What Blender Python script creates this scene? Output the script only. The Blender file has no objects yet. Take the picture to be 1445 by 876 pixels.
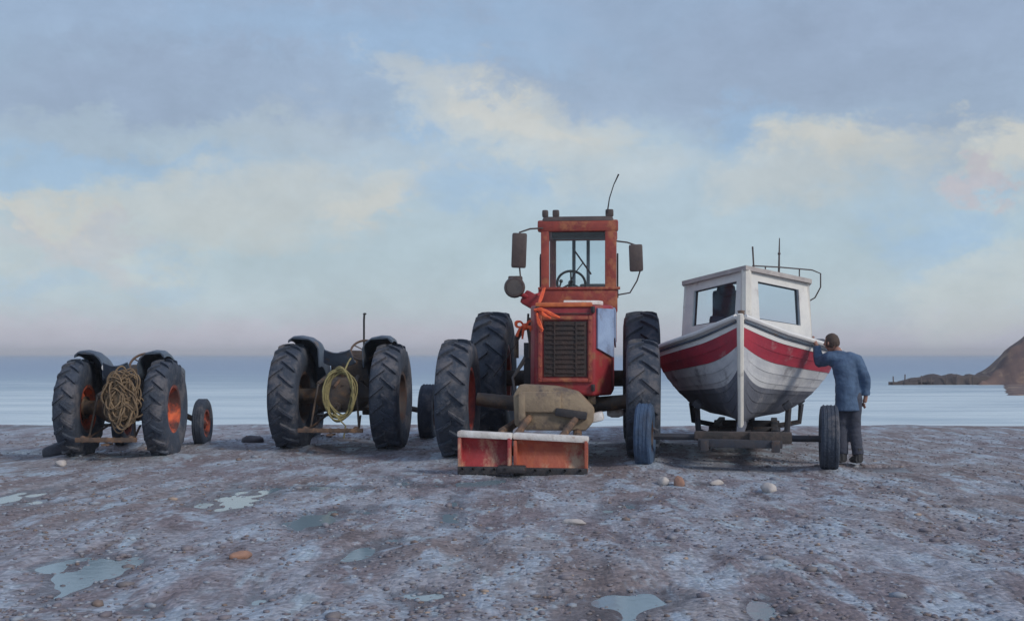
import bpy, bmesh, math, random
from mathutils import Vector, Matrix, noise, Quaternion
R_ = math.radians
rnd = random.Random(7)
scene = bpy.context.scene
COL = scene.collection
PI = math.pi

# ------------------------------------------------------------------ camera
FPX = 1600.0; CAMH = 1.4; HX = 722.5; HY = 500.0
cd = bpy.data.cameras.new('camera'); cam = bpy.data.objects.new('camera', cd); COL.objects.link(cam)
cam.location = (0, 0, CAMH); cam.rotation_euler = (R_(90), 0, 0)
cd.sensor_width = 36; cd.lens = 36 * FPX / 1445; cd.shift_y = 62 / 1445
cd.clip_end = 60000; cd.clip_start = 0.05
scene.camera = cam

def P(px, py, d):
    return Vector(((px - HX) / FPX * d, d, CAMH - (py - HY) / FPX * d))

def S(r, g, b, a=1):
    f = lambda c: (c / 255 / 12.92) if c / 255 <= 0.04045 else ((c / 255 + 0.055) / 1.055) ** 2.4
    return (f(r), f(g), f(b), a)

# ------------------------------------------------------------------ materials
def nodes_of(m):
    m.use_nodes = True
    nt = m.node_tree; nt.nodes.clear()
    return nt, nt.nodes, nt.links

def M(name, c1, c2=None, rough=0.6, metal=0.0, scale=3.0, bump=0.15, bscale=40, grime=None, gamt=0.5, gscale=1.5, stretch=(1, 1, 1), coat=0.0):
    """paint/rubber/metal: two mottled tones, blotchy wear of its own shape, fine bump"""
    m = bpy.data.materials.new(name)
    nt, N, L = nodes_of(m)
    out = N.new('ShaderNodeOutputMaterial'); b = N.new('ShaderNodeBsdfPrincipled')
    tc = N.new('ShaderNodeTexCoord'); mp = N.new('ShaderNodeMapping'); mp.inputs['Scale'].default_value = stretch
    L.new(tc.outputs['Object'], mp.inputs['Vector'])
    n1 = N.new('ShaderNodeTexNoise'); n1.inputs['Scale'].default_value = scale; n1.inputs['Detail'].default_value = 5
    n1.inputs['Roughness'].default_value = 0.62; n1.inputs['Distortion'].default_value = 0.6
    L.new(mp.outputs[0], n1.inputs['Vector'])
    r1 = N.new('ShaderNodeMapRange'); r1.inputs[1].default_value = 0.35; r1.inputs[2].default_value = 0.65
    L.new(n1.outputs[0], r1.inputs[0])
    mx = N.new('ShaderNodeMix'); mx.data_type = 'RGBA'
    c2 = c2 or tuple(x * 0.7 for x in c1[:3]) + (1,)
    mx.inputs[6].default_value = c1; mx.inputs[7].default_value = c2
    L.new(r1.outputs[0], mx.inputs[0]); col = mx.outputs[2]
    rv = N.new('ShaderNodeMapRange'); rv.inputs[3].default_value = rough - 0.1; rv.inputs[4].default_value = min(1, rough + 0.12)
    L.new(n1.outputs[0], rv.inputs[0])
    if grime:
        n2 = N.new('ShaderNodeTexNoise'); n2.inputs['Scale'].default_value = gscale; n2.inputs['Detail'].default_value = 8
        n2.inputs['Roughness'].default_value = 0.7
        L.new(mp.outputs[0], n2.inputs['Vector'])
        r2 = N.new('ShaderNodeMapRange'); r2.inputs[1].default_value = 0.62 - 0.25 * gamt; r2.inputs[2].default_value = 0.72 - 0.2 * gamt
        L.new(n2.outputs[0], r2.inputs[0])
        m2 = N.new('ShaderNodeMix'); m2.data_type = 'RGBA'; m2.inputs[7].default_value = grime
        L.new(col, m2.inputs[6]); L.new(r2.outputs[0], m2.inputs[0]); col = m2.outputs[2]
    L.new(col, b.inputs['Base Color']); L.new(rv.outputs[0], b.inputs['Roughness'])
    b.inputs['Metallic'].default_value = metal
    if coat: b.inputs['Coat Weight'].default_value = coat
    n3 = N.new('ShaderNodeTexNoise'); n3.inputs['Scale'].default_value = bscale; n3.inputs['Detail'].default_value = 4
    L.new(mp.outputs[0], n3.inputs['Vector'])
    bp = N.new('ShaderNodeBump'); bp.inputs['Strength'].default_value = bump; bp.inputs['Distance'].default_value = 0.02
    L.new(n3.outputs[0], bp.inputs['Height']); L.new(bp.outputs[0], b.inputs['Normal'])
    L.new(b.outputs[0], out.inputs[0])
    return m

def glass_mat(name, tint, gloss=0.12):
    m = bpy.data.materials.new(name)
    nt, N, L = nodes_of(m)
    out = N.new('ShaderNodeOutputMaterial'); t = N.new('ShaderNodeBsdfTransparent'); g = N.new('ShaderNodeBsdfGlossy')
    t.inputs[0].default_value = tint; g.inputs['Roughness'].default_value = 0.06
    mx = N.new('ShaderNodeMixShader'); mx.inputs[0].default_value = gloss; L.new(t.outputs[0], mx.inputs[1]); L.new(g.outputs[0], mx.inputs[2])
    L.new(mx.outputs[0], out.inputs[0])
    return m

rubber = M('worn_rubber', (0.050, 0.066, 0.096, 1), (0.030, 0.039, 0.058, 1), 0.72, 0, 4, 0.6, 30, (0.125, 0.122, 0.135, 1), 0.5, 3)
rubber_blue = M('salt_bleached_rubber', (0.065, 0.12, 0.215, 1), (0.04, 0.06, 0.10, 1), 0.7, 0, 3, 0.4, 30)
red_rim = M('red_rim_paint', (0.42, 0.06, 0.035, 1), (0.22, 0.03, 0.03, 1), 0.5, 0, 6, 0.2, 40, (0.10, 0.05, 0.035, 1), 0.35, 5)
orange_rim = M('orange_rim_paint', (0.72, 0.15, 0.05, 1), (0.36, 0.055, 0.04, 1), 0.6, 0, 5, 0.3, 40, (0.10, 0.045, 0.04, 1), 0.75, 3.2)
dark_rim = M('dark_rim_paint', (0.07, 0.06, 0.06, 1), (0.11, 0.06, 0.045, 1), 0.6, 0, 6, 0.2, 40)
iron = M('oily_cast_iron', (0.06, 0.058, 0.062, 1), (0.12, 0.085, 0.06, 1), 0.6, 0.1, 5, 0.4, 30, (0.20, 0.12, 0.07, 1), 0.35, 4)
rust_iron = M('rusted_iron', (0.17, 0.10, 0.065, 1), (0.08, 0.06, 0.05, 1), 0.75, 0, 6, 0.5, 30, (0.28, 0.16, 0.09, 1), 0.4, 5)
slate_paint = M('slate_blue_paint', (0.10, 0.135, 0.185, 1), (0.065, 0.085, 0.12, 1), 0.5, 0, 3, 0.25, 25, (0.16, 0.11, 0.08, 1), 0.2, 4)
grey_paint = M('grey_bonnet_paint', (0.10, 0.11, 0.125, 1), (0.06, 0.065, 0.075, 1), 0.5, 0, 4, 0.25, 30, (0.19, 0.12, 0.07, 1), 0.4, 5)
brown_paint = M('rusty_brown_paint', (0.13, 0.085, 0.065, 1), (0.07, 0.055, 0.05, 1), 0.6, 0, 4, 0.3, 30, (0.20, 0.15, 0.08, 1), 0.35, 5)
red_paint = M('faded_red_paint', (0.37, 0.038, 0.046, 1), (0.25, 0.028, 0.04, 1), 0.5, 0, 3, 0.22, 22, (0.30, 0.11, 0.06, 1), 0.36, 4)
cab_paint = M('oxide_red_paint', (0.37, 0.07, 0.047, 1), (0.23, 0.042, 0.04, 1), 0.55, 0, 4, 0.25, 25, (0.42, 0.15, 0.07, 1), 0.42, 4)
orange_glint = M('orange_edge_reflection', (0.72, 0.22, 0.07, 1), (0.5, 0.11, 0.05, 1), 0.5, 0, 5, 0.2, 25)
rope_orange = M('orange_nylon_rope', (0.9, 0.16, 0.05, 1), (0.7, 0.09, 0.04, 1), 0.7, 0, 20, 0.3, 60)
panel_sky_reflection = M('sky_reflection_blue', (0.36, 0.47, 0.66, 1), (0.24, 0.32, 0.50, 1), 0.5, 0, 4, 0.2, 25, (0.2, 0.22, 0.3, 1), 0.3, 4)
grille_dark = M('grille_black', (0.04, 0.034, 0.035, 1), (0.07, 0.045, 0.04, 1), 0.8, 0, 6, 0.5, 40)
tan_cast = M('sandy_cast_steel', (0.34, 0.26, 0.175, 1), (0.22, 0.165, 0.12, 1), 0.75, 0, 3, 0.5, 18, (0.14, 0.11, 0.10, 1), 0.4, 3.5)
white_worn_highlight = M('worn_white_and_highlight', (0.82, 0.80, 0.77, 1), (0.6, 0.56, 0.52, 1), 0.6, 0, 6, 0.4, 30, (0.4, 0.26, 0.2, 1), 0.15, 6)
blade_red = M('scraped_blade_red', (0.40, 0.045, 0.05, 1), (0.27, 0.04, 0.045, 1), 0.6, 0, 3, 0.5, 18, (0.58, 0.36, 0.24, 1), 0.66, 3.2, (1, 1, .55))
blade_rust = M('rusty_blade', (0.46, 0.13, 0.07, 1), (0.30, 0.06, 0.055, 1), 0.6, 0, 3, 0.5, 18, (0.52, 0.38, 0.26, 1), 0.64, 3.0, (1, 1, .6))
dark_steel = M('dark_steel', (0.04, 0.042, 0.05, 1), (0.07, 0.06, 0.06, 1), 0.55, 0.3, 6, 0.3, 30)
black_plastic = M('black_plastic', (0.03, 0.03, 0.034, 1), None, 0.5)
mirror_brown = M('brown_mirror_housing', (0.10, 0.075, 0.068, 1), (0.065, 0.05, 0.05, 1), 0.5, 0, 6, 0.2, 30)
seat_black = M('black_vinyl', (0.045, 0.045, 0.055, 1), None, 0.6)
lamp_glass = M('lamp_lens', (0.75, 0.75, 0.72, 1), (0.6, 0.6, 0.58, 1), 0.25)
straw_rope = M('tarred_brown_rope', (0.27, 0.19, 0.115, 1), (0.15, 0.105, 0.07, 1), 0.9, 0, 15, 0.5, 80)
yellow_rope = M('olive_yellow_rope', (0.33, 0.29, 0.13, 1), (0.20, 0.17, 0.085, 1), 0.85, 0, 15, 0.4, 80)
steer_brown = M('bakelite_brown', (0.14, 0.085, 0.055, 1), None, 0.45)
hull_white = M('boat_white_paint', (0.84, 0.82, 0.78, 1), (0.72, 0.71, 0.70, 1), 0.45, 0, 2.2, 0.15, 20, (0.5, 0.48, 0.47, 1), 0.2, 1.6, (1, 1, 2.2))
hull_cream = M('boat_cream_trim', (0.80, 0.76, 0.68, 1), (0.66, 0.63, 0.58, 1), 0.45, 0, 4, 0.15, 20, (0.4, 0.37, 0.34, 1), 0.2, 3)
hull_red = M('boat_red_band', (0.44, 0.035, 0.06, 1), (0.31, 0.03, 0.055, 1), 0.5, 0, 3, 0.12, 20, (0.42, 0.2, 0.2, 1), 0.16, 3)
hull_foul = M('grey_antifouling', (0.105, 0.112, 0.14, 1), (0.16, 0.17, 0.205, 1), 0.75, 0, 3, 0.35, 20, (0.30, 0.29, 0.30, 1), 0.34, 2.0)
hull_scuff = M('scuffed_boat_white', (0.70, 0.70, 0.70, 1), (0.50, 0.51, 0.54, 1), 0.55, 0, 2.5, 0.2, 20, (0.25, 0.24, 0.26, 1), 0.34, 2.2)
deck_grey = M('deck_grey', (0.42, 0.44, 0.47, 1), (0.30, 0.32, 0.36, 1), 0.6, 0, 4, 0.2, 20)
cabin_white = M('wheelhouse_white', (0.80, 0.78, 0.73, 1), (0.66, 0.65, 0.63, 1), 0.45, 0, 3, 0.12, 20, (0.46, 0.41, 0.38, 1), 0.22, 3)
roof_grey = M('wheelhouse_roof', (0.52, 0.48, 0.45, 1), (0.38, 0.34, 0.33, 1), 0.6, 0, 4, 0.2, 20)
trailer_steel = M('trailer_steel', (0.04, 0.047, 0.065, 1), (0.06, 0.055, 0.06, 1), 0.75, 0, 4, 0.3, 30, (0.14, 0.09, 0.07, 1), 0.2, 4)
wood_block = M('wet_timber', (0.25, 0.17, 0.12, 1), (0.15, 0.11, 0.09, 1), 0.8, 0, 8, 0.4, 30, None, 0, 1, (1, 1, 6))
cloth_blue = M('faded_blue_cotton', (0.095, 0.16, 0.265, 1), (0.055, 0.095, 0.17, 1), 0.9, 0, 5, 0.5, 25)
cloth_dark = M('dark_navy_trousers', (0.045, 0.055, 0.085, 1), (0.07, 0.075, 0.10, 1), 0.9, 0, 6, 0.4, 30)
skin = M('skin', (0.40, 0.22, 0.16, 1), (0.34, 0.17, 0.13, 1), 0.6, 0, 8, 0.1, 40)
hair_brown = M('dark_brown_hair', (0.06, 0.042, 0.035, 1), (0.10, 0.065, 0.05, 1), 0.7, 0, 30, 0.6, 60)
boot_rubber = M('boot_rubber', (0.05, 0.05, 0.055, 1), None, 0.5)
eye_white = M('eye_white', (0.7, 0.7, 0.68, 1), None, 0.3)
rock_mat = M('beach_rock', (0.13, 0.115, 0.13, 1), (0.08, 0.075, 0.09, 1), 0.7, 0, 8, 0.6, 20)
rock_pale = M('pale_flint', (0.55, 0.50, 0.46, 1), (0.40, 0.37, 0.36, 1), 0.7, 0, 8, 0.4, 20)
rock_orange = M('orange_brick_fragment', (0.36, 0.20, 0.14, 1), (0.25, 0.15, 0.12, 1), 0.8, 0, 8, 0.5, 20)
rock_slate = M('slate_flint', (0.055, 0.06, 0.075, 1), (0.085, 0.085, 0.10, 1), 0.6, 0, 8, 0.5, 20)
timber_dark = M('groyne_timber', (0.13, 0.105, 0.10, 1), (0.08, 0.07, 0.075, 1), 0.85, 0, 1.5, 0.5, 6)
stone_dark = M('breakwater_stone', (0.06, 0.055, 0.065, 1), (0.10, 0.08, 0.075, 1), 0.85, 0, 0.9, 0.6, 4)
glass = glass_mat('window_glass', (0.95, 0.975, 0.99, 1), .03)
cabin_glass = glass_mat('wheelhouse_glass', (0.90, 0.94, 0.98, 1), 0.03)

# ------------------------------------------------------------------ mesh builder
class MB:
    def __init__(s): s.v = []; s.f = []; s.m = []
    def add(s, vs, fs, mat=0):
        o = len(s.v); s.v += [Vector(x) for x in vs]
        for f in fs: s.f.append([i + o for i in f]); s.m.append(mat)
        return s
    def bm(s, b, mat=0, mx=None):
        b.verts.index_update()
        s.add([(mx @ v.co if mx else v.co.copy()) for v in b.verts], [[v.index for v in f.verts] for f in b.faces], mat); b.free()
        return s
    def box(s, c, size, rot=(0, 0, 0), bevel=0.01, mat=0, taper=None):
        b = bmesh.new(); bmesh.ops.create_cube(b, size=1)
        for v in b.verts:
            if taper and v.co.z > 0: v.co.x *= taper[0]; v.co.y *= taper[1]
            v.co = Vector((v.co.x * size[0], v.co.y * size[1], v.co.z * size[2]))
        if bevel: bmesh.ops.bevel(b, geom=list(b.edges), offset=min(bevel, min(size) * 0.4), segments=2, affect='EDGES', profile=0.6)
        from mathutils import Euler
        return s.bm(b, mat, Matrix.Translation(Vector(c)) @ Euler(rot).to_matrix().to_4x4())
    def prism(s, poly, z0, z1, axis='Z', bevel=0.0, mat=0, seg=2):
        b = bmesh.new()
        mk = {'Z': lambda p, t: (p[0], p[1], t), 'Y': lambda p, t: (p[0], t, p[1]), 'X': lambda p, t: (t, p[0], p[1])}[axis]
        lo = [b.verts.new(mk(p, z0)) for p in poly]; hi = [b.verts.new(mk(p, z1)) for p in poly]
        n = len(poly)
        b.faces.new(lo[::-1]); b.faces.new(hi)
        for i in range(n): b.faces.new((lo[i], lo[(i + 1) % n], hi[(i + 1) % n], hi[i]))
        bmesh.ops.recalc_face_normals(b, faces=b.faces)
        if bevel: bmesh.ops.bevel(b, geom=list(b.edges), offset=bevel, segments=seg, affect='EDGES', profile=0.6)
        return s.bm(b, mat)
    def tube(s, pts, r, n=8, caps=True, mat=0, closed=False, flat=1.0):
        pts = [Vector(p) for p in pts]; k = len(pts)
        rad = r if isinstance(r, (list, tuple)) else [r] * k
        tang = []
        for i in range(k):
            a = pts[(i - 1) % k] if (closed or i > 0) else pts[i]; c = pts[(i + 1) % k] if (closed or i < k - 1) else pts[i]
            t = (c - a); tang.append(t.normalized() if t.length > 1e-9 else Vector((0, 0, 1)))
        u = tang[0].orthogonal().normalized(); vs = []
        for i in range(k):
            if i:
                q = tang[i - 1].rotation_difference(tang[i]); u = (q @ u); u = (u - tang[i] * u.dot(tang[i])).normalized()
            w = tang[i].cross(u)
            for j in range(n):
                a = 2 * PI * j / n
                vs.append(pts[i] + (u * math.cos(a) + w * math.sin(a) * flat) * rad[i])
        fs = []
        for i in range(k if closed else k - 1):
            for j in range(n):
                i2 = (i + 1) % k
                fs.append((i * n + j, i * n + (j + 1) % n, i2 * n + (j + 1) % n, i2 * n + j))
        if caps and not closed:
            fs.append(tuple(range(n))[::-1]); fs.append(tuple((k - 1) * n + j for j in range(n)))
        return s.add(vs, fs, mat)
    def lathe(s, prof, axis='X', n=32, c=(0, 0, 0), a0=0, a1=2 * PI, mat=0, closed_prof=False):
        full = abs(a1 - a0 - 2 * PI) < 1e-6; k = n if full else n + 1; m = len(prof); vs = []
        for i in range(k):
            a = a0 + (a1 - a0) * i / n; ca, sa = math.cos(a), math.sin(a)
            for (t, r) in prof:
                p = {'X': (t, r * ca, r * sa), 'Y': (r * ca, t, r * sa), 'Z': (r * ca, r * sa, t)}[axis]
                vs.append(Vector(p) + Vector(c))
        fs = []
        for i in range(n):
            i2 = (i + 1) % k if full else i + 1
            for j in range(m if closed_prof else m - 1):
                j2 = (j + 1) % m
                fs.append((i * m + j, i * m + j2, i2 * m + j2, i2 * m + j))
        if closed_prof and not full:
            fs.append(tuple(range(m))[::-1]); fs.append(tuple((k - 1) * m + j for j in range(m)))
        return s.add(vs, fs, mat)
    def ball(s, c, r, sc=(1, 1, 1), sub=2, mat=0, fn=None):
        b = bmesh.new(); bmesh.ops.create_icosphere(b, subdivisions=sub, radius=1)
        for v in b.verts:
            p = v.co.copy()
            if fn: p = fn(p)
            v.co = Vector((p.x * r * sc[0] + c[0], p.y * r * sc[1] + c[1], p.z * r * sc[2] + c[2]))
        return s.bm(b, mat)
    def build(s, name, mat, parent=None, smooth=35, loc=(0, 0, 0), recalc=True):
        me = bpy.data.meshes.new(name)
        me.from_pydata([tuple(v) for v in s.v], [], s.f)
        mats = mat if isinstance(mat, list) else [mat]
        for m in mats: me.materials.append(m)
        me.polygons.foreach_set('material_index', s.m)
        if recalc:
            b = bmesh.new(); b.from_mesh(me); bmesh.ops.recalc_face_normals(b, faces=b.faces); b.to_mesh(me); b.free()
        if smooth:
            me.polygons.foreach_set('use_smooth', [True] * len(me.polygons)); me.set_sharp_from_angle(angle=R_(smooth))
        me.update()
        o = bpy.data.objects.new(name, me); COL.objects.link(o); o.parent = parent; o.location = loc
        return o

def empty(name, loc=(0, 0, 0), rz=0, parent=None):
    o = bpy.data.objects.new(name, None); COL.objects.link(o); o.location = loc; o.rotation_euler = (0, 0, rz); o.parent = parent
    o.empty_display_size = 0.2
    return o
def tag(o, label=None, cat=None, group=None, kind=None):
    if label: o['label'] = label
    if cat: o['category'] = cat
    if group: o['group'] = group
    if kind: o['kind'] = kind
    return o

SUNK = []
HOLLOWS = []          # damp hollows in the near shingle: x, y, half width, half length
for hx_, hy_, hw_, hl_ in ((428, 727, 42, 20), (525, 712, 52, 13), (512, 772, 30, 17), (1092, 742, 48, 13), (655, 772, 30, 18), (30, 692, 48, 22), (150, 800, 70, 26), (365, 838, 40, 18), (905, 838, 70, 20), (330, 700, 60, 16), (1235, 655, 45, 9), (640, 712, 22, 26), (1075, 850, 40, 18), (600, 830, 60, 14)):
    yy_ = CAMH * FPX / (hy_ - HY); HOLLOWS.append(((hx_ - HX) / FPX * yy_, yy_, hw_ / FPX * yy_, hl_ / (FPX * CAMH) * yy_ * yy_))
def ground_h(x, y):
    h = 0.035 * noise.noise(Vector((x * 0.35, y * 0.35, 0.3))) + 0.022 * noise.noise(Vector((x * 1.1, y * 1.1, 4.0)))
    if y < 14.5:
        k_ = max(0, min(1, (14.5 - y) / 2.5)); k_ = k_ * k_ * (3 - 2 * k_)
        a_ = noise.noise(Vector((x * 1.05 + 3, y * .42, 6.0))); b2 = noise.noise(Vector((x * 2.7, y * 1.15, 9.0))); c2 = noise.noise(Vector((x * 6.5, y * 3.2, 2.0)))
        h += k_ * (.036 * a_ + .034 * b2 + .016 * c2)
        for qx, qy, qw, ql in HOLLOWS:
            e_ = ((x - qx) / qw) ** 2 + ((y - qy) / ql) ** 2
            if e_ < 4: h -= .044 * math.exp(-e_ * .9) * (1 + .8 * b2)
    h -= 0.015
    for sx0, sy0, sr in SUNK:
        dx_, dy_ = x - sx0, y - sy0
        if abs(dx_) < 1.2 and abs(dy_) < 1.2: h += .075 * math.exp(-(dx_ * dx_ + dy_ * dy_ * .8) / (sr * sr))
    crest = 22.5 + 1.4 * noise.noise(Vector((x * 0.05, 3.3, 0))) + (0.6 if x < 0 else 0)
    if y > crest: h -= min(5.0, (y - crest) * 0.085 + max(0, y - crest - 3) * 0.03)
    return h

# ------------------------------------------------------------------ wheels
def tyre_mesh(R, w, rr, lugs=20, lug=0.035, drive=True):
    h = R - rr; R0 = R - (lug if drive else 0.0)
    prof = [(-w * .34, rr - .01), (-w * .42, rr + .04 * h), (-w * .485, rr + .3 * h), (-w * .5, rr + .55 * h), (-w * .475, rr + .78 * h),
            (-w * .43, R0 - .06 * h), (-w * .34, R0 - .015 * h), (-w * .18, R0), (0, R0 + .004)]
    prof = prof + [(-x, r) for x, r in prof[-2::-1]]
    b = MB(); b.lathe(prof, 'X', 56)
    if drive:
        def surf(u):    # radius on the tread at |x| = u*w/2
            pts = [(0, R0), (.36, R0), (.68, R0 - .015 * h), (.86, R0 - .06 * h), (.95, R0 - .2 * h), (1.0, R0 - .36 * h)]
            for (a, ra), (c, rc) in zip(pts, pts[1:]):
                if u <= c: return ra + (rc - ra) * (u - a) / (c - a)
            return pts[-1][1]
        for sgn in (-1, 1):
            for k in range(lugs):
                t0 = 2 * PI * (k + (0.5 if sgn > 0 else 0)) / lugs
                us = [-.06, .3, .62, .84, .97]; vs = []
                for i, u in enumerate(us):
                    x = sgn * u * w / 2; th = t0 + 0.62 * (w / 2) / R * u * 1.3
                    hw = (0.017 + 0.008 * max(u, 0)) / R * (R / 0.7) ** 0.8
                    r0 = surf(abs(u)) - .012; r1 = surf(abs(u)) + lug * (1 if u < .9 else .55)
                    for (rr_, dd) in ((r0, -hw * 1.25), (r1, -hw), (r1, hw), (r0, hw * 1.25)):
                        a = th + dd
                        vs.append((x, rr_ * math.cos(a), rr_ * math.sin(a)))
                fs = []
                for i in range(len(us) - 1):
                    for j in range(3): fs.append((i * 4 + j, i * 4 + j + 1, i * 4 + 5 + j, i * 4 + 4 + j))
                fs += [(0, 1, 2, 3), (16, 17, 18, 19)]
                b.add(vs, fs)
    else:
        for k in (-.3, -.1, .1, .3):   # circumferential ribs
            b.lathe([(k * w - .02 * w, R0 - .02), (k * w - .02 * w, R0 + .008), (k * w + .045 * w, R0 + .008), (k * w + .045 * w, R0 - .02)], 'X', 48)
    return b

def rim_mesh(rr, w, dish):
    """dished steel disc facing +X with lip, bolts and hub"""
    b = MB()
    b.lathe([(-w * .40, rr + .012), (-w * .38, rr - .03), (-w * .1, rr - .05), (w * .1, rr - .05), (w * .38, rr - .03), (w * .40, rr + .012)], 'X', 40)
    b.lathe([(w * .22, rr - .045), (dish * w + .03, rr * .8), (dish * w, rr * .55), (dish * w + .01, rr * .4), (dish * w + .05, rr * .30), (dish * w + .06, rr * .16), (dish * w + .08, rr * .13), (dish * w + .08, .001)], 'X', 36)
    for k in range(8):
        a = 2 * PI * k / 8
        b.lathe([(dish * w, .02), (dish * w + .035, .018), (dish * w + .035, .001)], 'X', 6, (0, rr * .46 * math.cos(a), rr * .46 * math.sin(a)))
    return b

def wheel(parent, loc, R, w, rr, rim_mat, face=1, drive=True, dish=0.0, tyre_mat=None, lugs=20, lug=0.035, spin=0.0, steer=0.0):
    e = empty('wheel', loc, steer, parent)
    t = tyre_mesh(R, w, rr, lugs, lug, drive).build('tyre', tyre_mat or rubber, e, 40); t.rotation_euler = (spin, 0, 0)
    rm = rim_mesh(rr, w, dish).build('rim', rim_mat, e, 40)
    if face < 0: rm.rotation_euler = (0, 0, PI)
    return e

# ------------------------------------------------------------------ vintage tractors seen from behind
def old_tractor(px, d, rz, R, w, ht, fr, fw, wb, fht, mats, label, exhaust=None, lamp=False, sw=0.19, swx=0.0):
    rim_m, body_m, fender_m, cast_m = mats
    X = (px - HX) / FPX * d
    root = empty('vintage_tractor', (X, d, 0), rz)
    tag(root, label, 'tractor', 'old open tractors parked on the shingle')
    k = R / 0.68
    # wheels
    for s in (-1, 1):
        wheel(root, (s * ht, 0, R - .02), R, w, R * .47, rim_m, s, True, -0.12, None, 20, .034 * k, rnd.random())
        wheel(root, (s * fht, wb, fr - .015), fr, fw, fr * .58, rim_m, s, False, 0.0)
    # rear axle: differential case with trumpet tubes
    b = MB()
    b.lathe([(-ht + .02, .09 * k), (-.34 * k, .10 * k), (-.22 * k, .19 * k), (.22 * k, .19 * k), (.34 * k, .10 * k), (ht - .02, .09 * k)], 'X', 24, (0, 0, R))
    for s in (-1, 1):
        b.lathe([(s * (ht - .10), .15 * k), (s * (ht - .07), .15 * k), (s * (ht - .07), .05)], 'X', 20, (0, 0, R))
    b.box((0, .02, R + .02), (.36 * k, .42 * k, .44 * k), bevel=.05)
    b.build('rear_axle', cast_m, root)
    b = MB(); b.box((0, -.20 * k, R + .03), (.30 * k, .05, .34 * k), bevel=.015)
    b.lathe([(-.26 * k, .06), (-.36 * k, .055), (-.36 * k, .02), (-.43 * k, .02), (-.43 * k, .001)], 'Y', 16, (0, 0, R - .12 * k))
    for i in range(6):
        a = 2 * PI * i / 6
        b.lathe([(-.225 * k, .015), (-.245 * k, .013), (-.245 * k, .001)], 'Y', 6, (.12 * k * math.cos(a), 0, R + .03 + .14 * k * math.sin(a)))
    b.build('gear_cover', cast_m, root)
    # hydraulic lift: top arms, drop rods, lower links, drawbar
    for s in (-1, 1):
        b = MB(); b.tube([(s * .20 * k, .0, R + .24 * k), (s * .24 * k, -.30 * k, R + .16 * k)], [.035, .028], 8)
        b.tube([(s * .24 * k, -.29 * k, R + .16 * k), (s * .30 * k, -.42 * k, R * .46)], .016, 8)
        b.build('lift_arm', cast_m, root)
        b = MB(); b.tube([(s * .22 * k, .05, R * .62), (s * .30 * k, -.42 * k, R * .45), (s * .31 * k, -.62 * k, R * .44)], .026, 8, flat=.5)
        b.ball((s * .31 * k, -.64 * k, R * .44), .045, sub=2)
        b.build('lower_link', rust_iron, root)
    b = MB(); b.box((0, -.66 * k, R * .42), (.80 * k, .05, .06), bevel=.01)
    for i in range(-3, 4): b.lathe([(R * .42 - .035, .02), (R * .42 + .035, .02)], 'Z', 8, (i * .1 * k, -.66 * k, 0))
    b.box((0, -.62 * k, R * .42 - .06), (.09, .22, .025), bevel=.006)
    b.build('drawbar', rust_iron, root)
    b = MB(); b.tube([(0, -.18 * k, R + .20 * k), (0, -.46 * k, R + .12 * k)], .022, 8); b.build('top_link', rust_iron, root)
    # gearbox, engine and bonnet
    b = MB(); b.prism([(.15, R - .16 * k), (1.0 * k, R - .20 * k), (1.0 * k, R + .17 * k), (.15, R + .20 * k)], -.15 * k, .15 * k, 'X', .03)
    b.build('gearbox', cast_m, root)
    b = MB(); b.prism([(1.0 * k, R - .24 * k), (wb - .12, R - .24 * k), (wb - .12, R + .20 * k), (1.0 * k, R + .20 * k)], -.17 * k, .17 * k, 'X', .03)
    for i in range(4): b.tube([(.16 * k, 1.08 * k + i * .14, R + .12 * k), (.25 * k, 1.08 * k + i * .14, R + .10 * k)], .03, 8)
    b.tube([(.25 * k, 1.02 * k, R + .10 * k), (.25 * k, wb - .2, R + .10 * k)], .035, 8)
    b.build('engine_block', cast_m, root)
    bw = .31 * k; z0 = R + .06 * k; z1 = R + .58 * k
    b = MB()
    arc = [(-bw, z0), (-bw, z1 - .12)] + [(-bw * math.cos(a), z1 - .12 + .12 * math.sin(a)) for a in [PI * q / 10 for q in range(1, 10)]] + [(bw, z1 - .12), (bw, z0)]
    b.prism(arc, .70 * k, wb + .12, 'Y', .012)
    b.build('bonnet', body_m, root)
    b = MB(); b.prism([(-bw * .85, z0), (bw * .85, z0), (bw * .85, z1 - .06), (-bw * .85, z1 - .06)], .63 * k, .70 * k - .004, 'Y', .01)
    for i in range(3): b.lathe([(.62 * k, .045), (.61 * k, .04), (.61 * k, .001)], 'Y', 14, ((i - 1) * .13 * k, 0, z1 - .16))
    b.build('dashboard', cast_m, root)
    b = MB()
    for i in range(9): b.box(((i - 4) * .05 * k, wb + .132, (z0 + z1) / 2 - .04), (.02, .02, z1 - z0 - .14), bevel=.004)
    b.build('radiator_grille', dark_steel, root)
    # front axle
    b = MB(); b.tube([(-fht + .03, wb, fr), (-.3, wb, fr + .12), (0, wb, R - .26 * k), (.3, wb, fr + .12), (fht - .03, wb, fr)], .045, 8)
    b.box((0, wb, R - .26 * k), (.2, .24, .16), bevel=.02); b.build('front_axle', cast_m, root)
    # steering
    sx, sy, sz = swx, .36 * k, 2 * R - .10 * k
    b = MB(); b.tube([(swx * .6, .70 * k, R + .30 * k), (sx, sy + .02, sz - .02)], .022, 8); b.build('steering_column', dark_steel, root)
    st = empty('steering_wheel', (sx, sy, sz), 0, root); st.rotation_euler = (R_(-52), 0, 0)
    st.rotation_euler = (R_(48), 0, 0)
    b = MB(); b.tube([(sw * math.cos(a), sw * math.sin(a), 0) for a in [2 * PI * i / 32 for i in range(32)]], .017, 8, closed=True)
    b.build('rim', steer_brown, st)
    b = MB(); b.lathe([(-.02, .035), (.02, .035), (.02, .001)], 'Z', 12)
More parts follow.
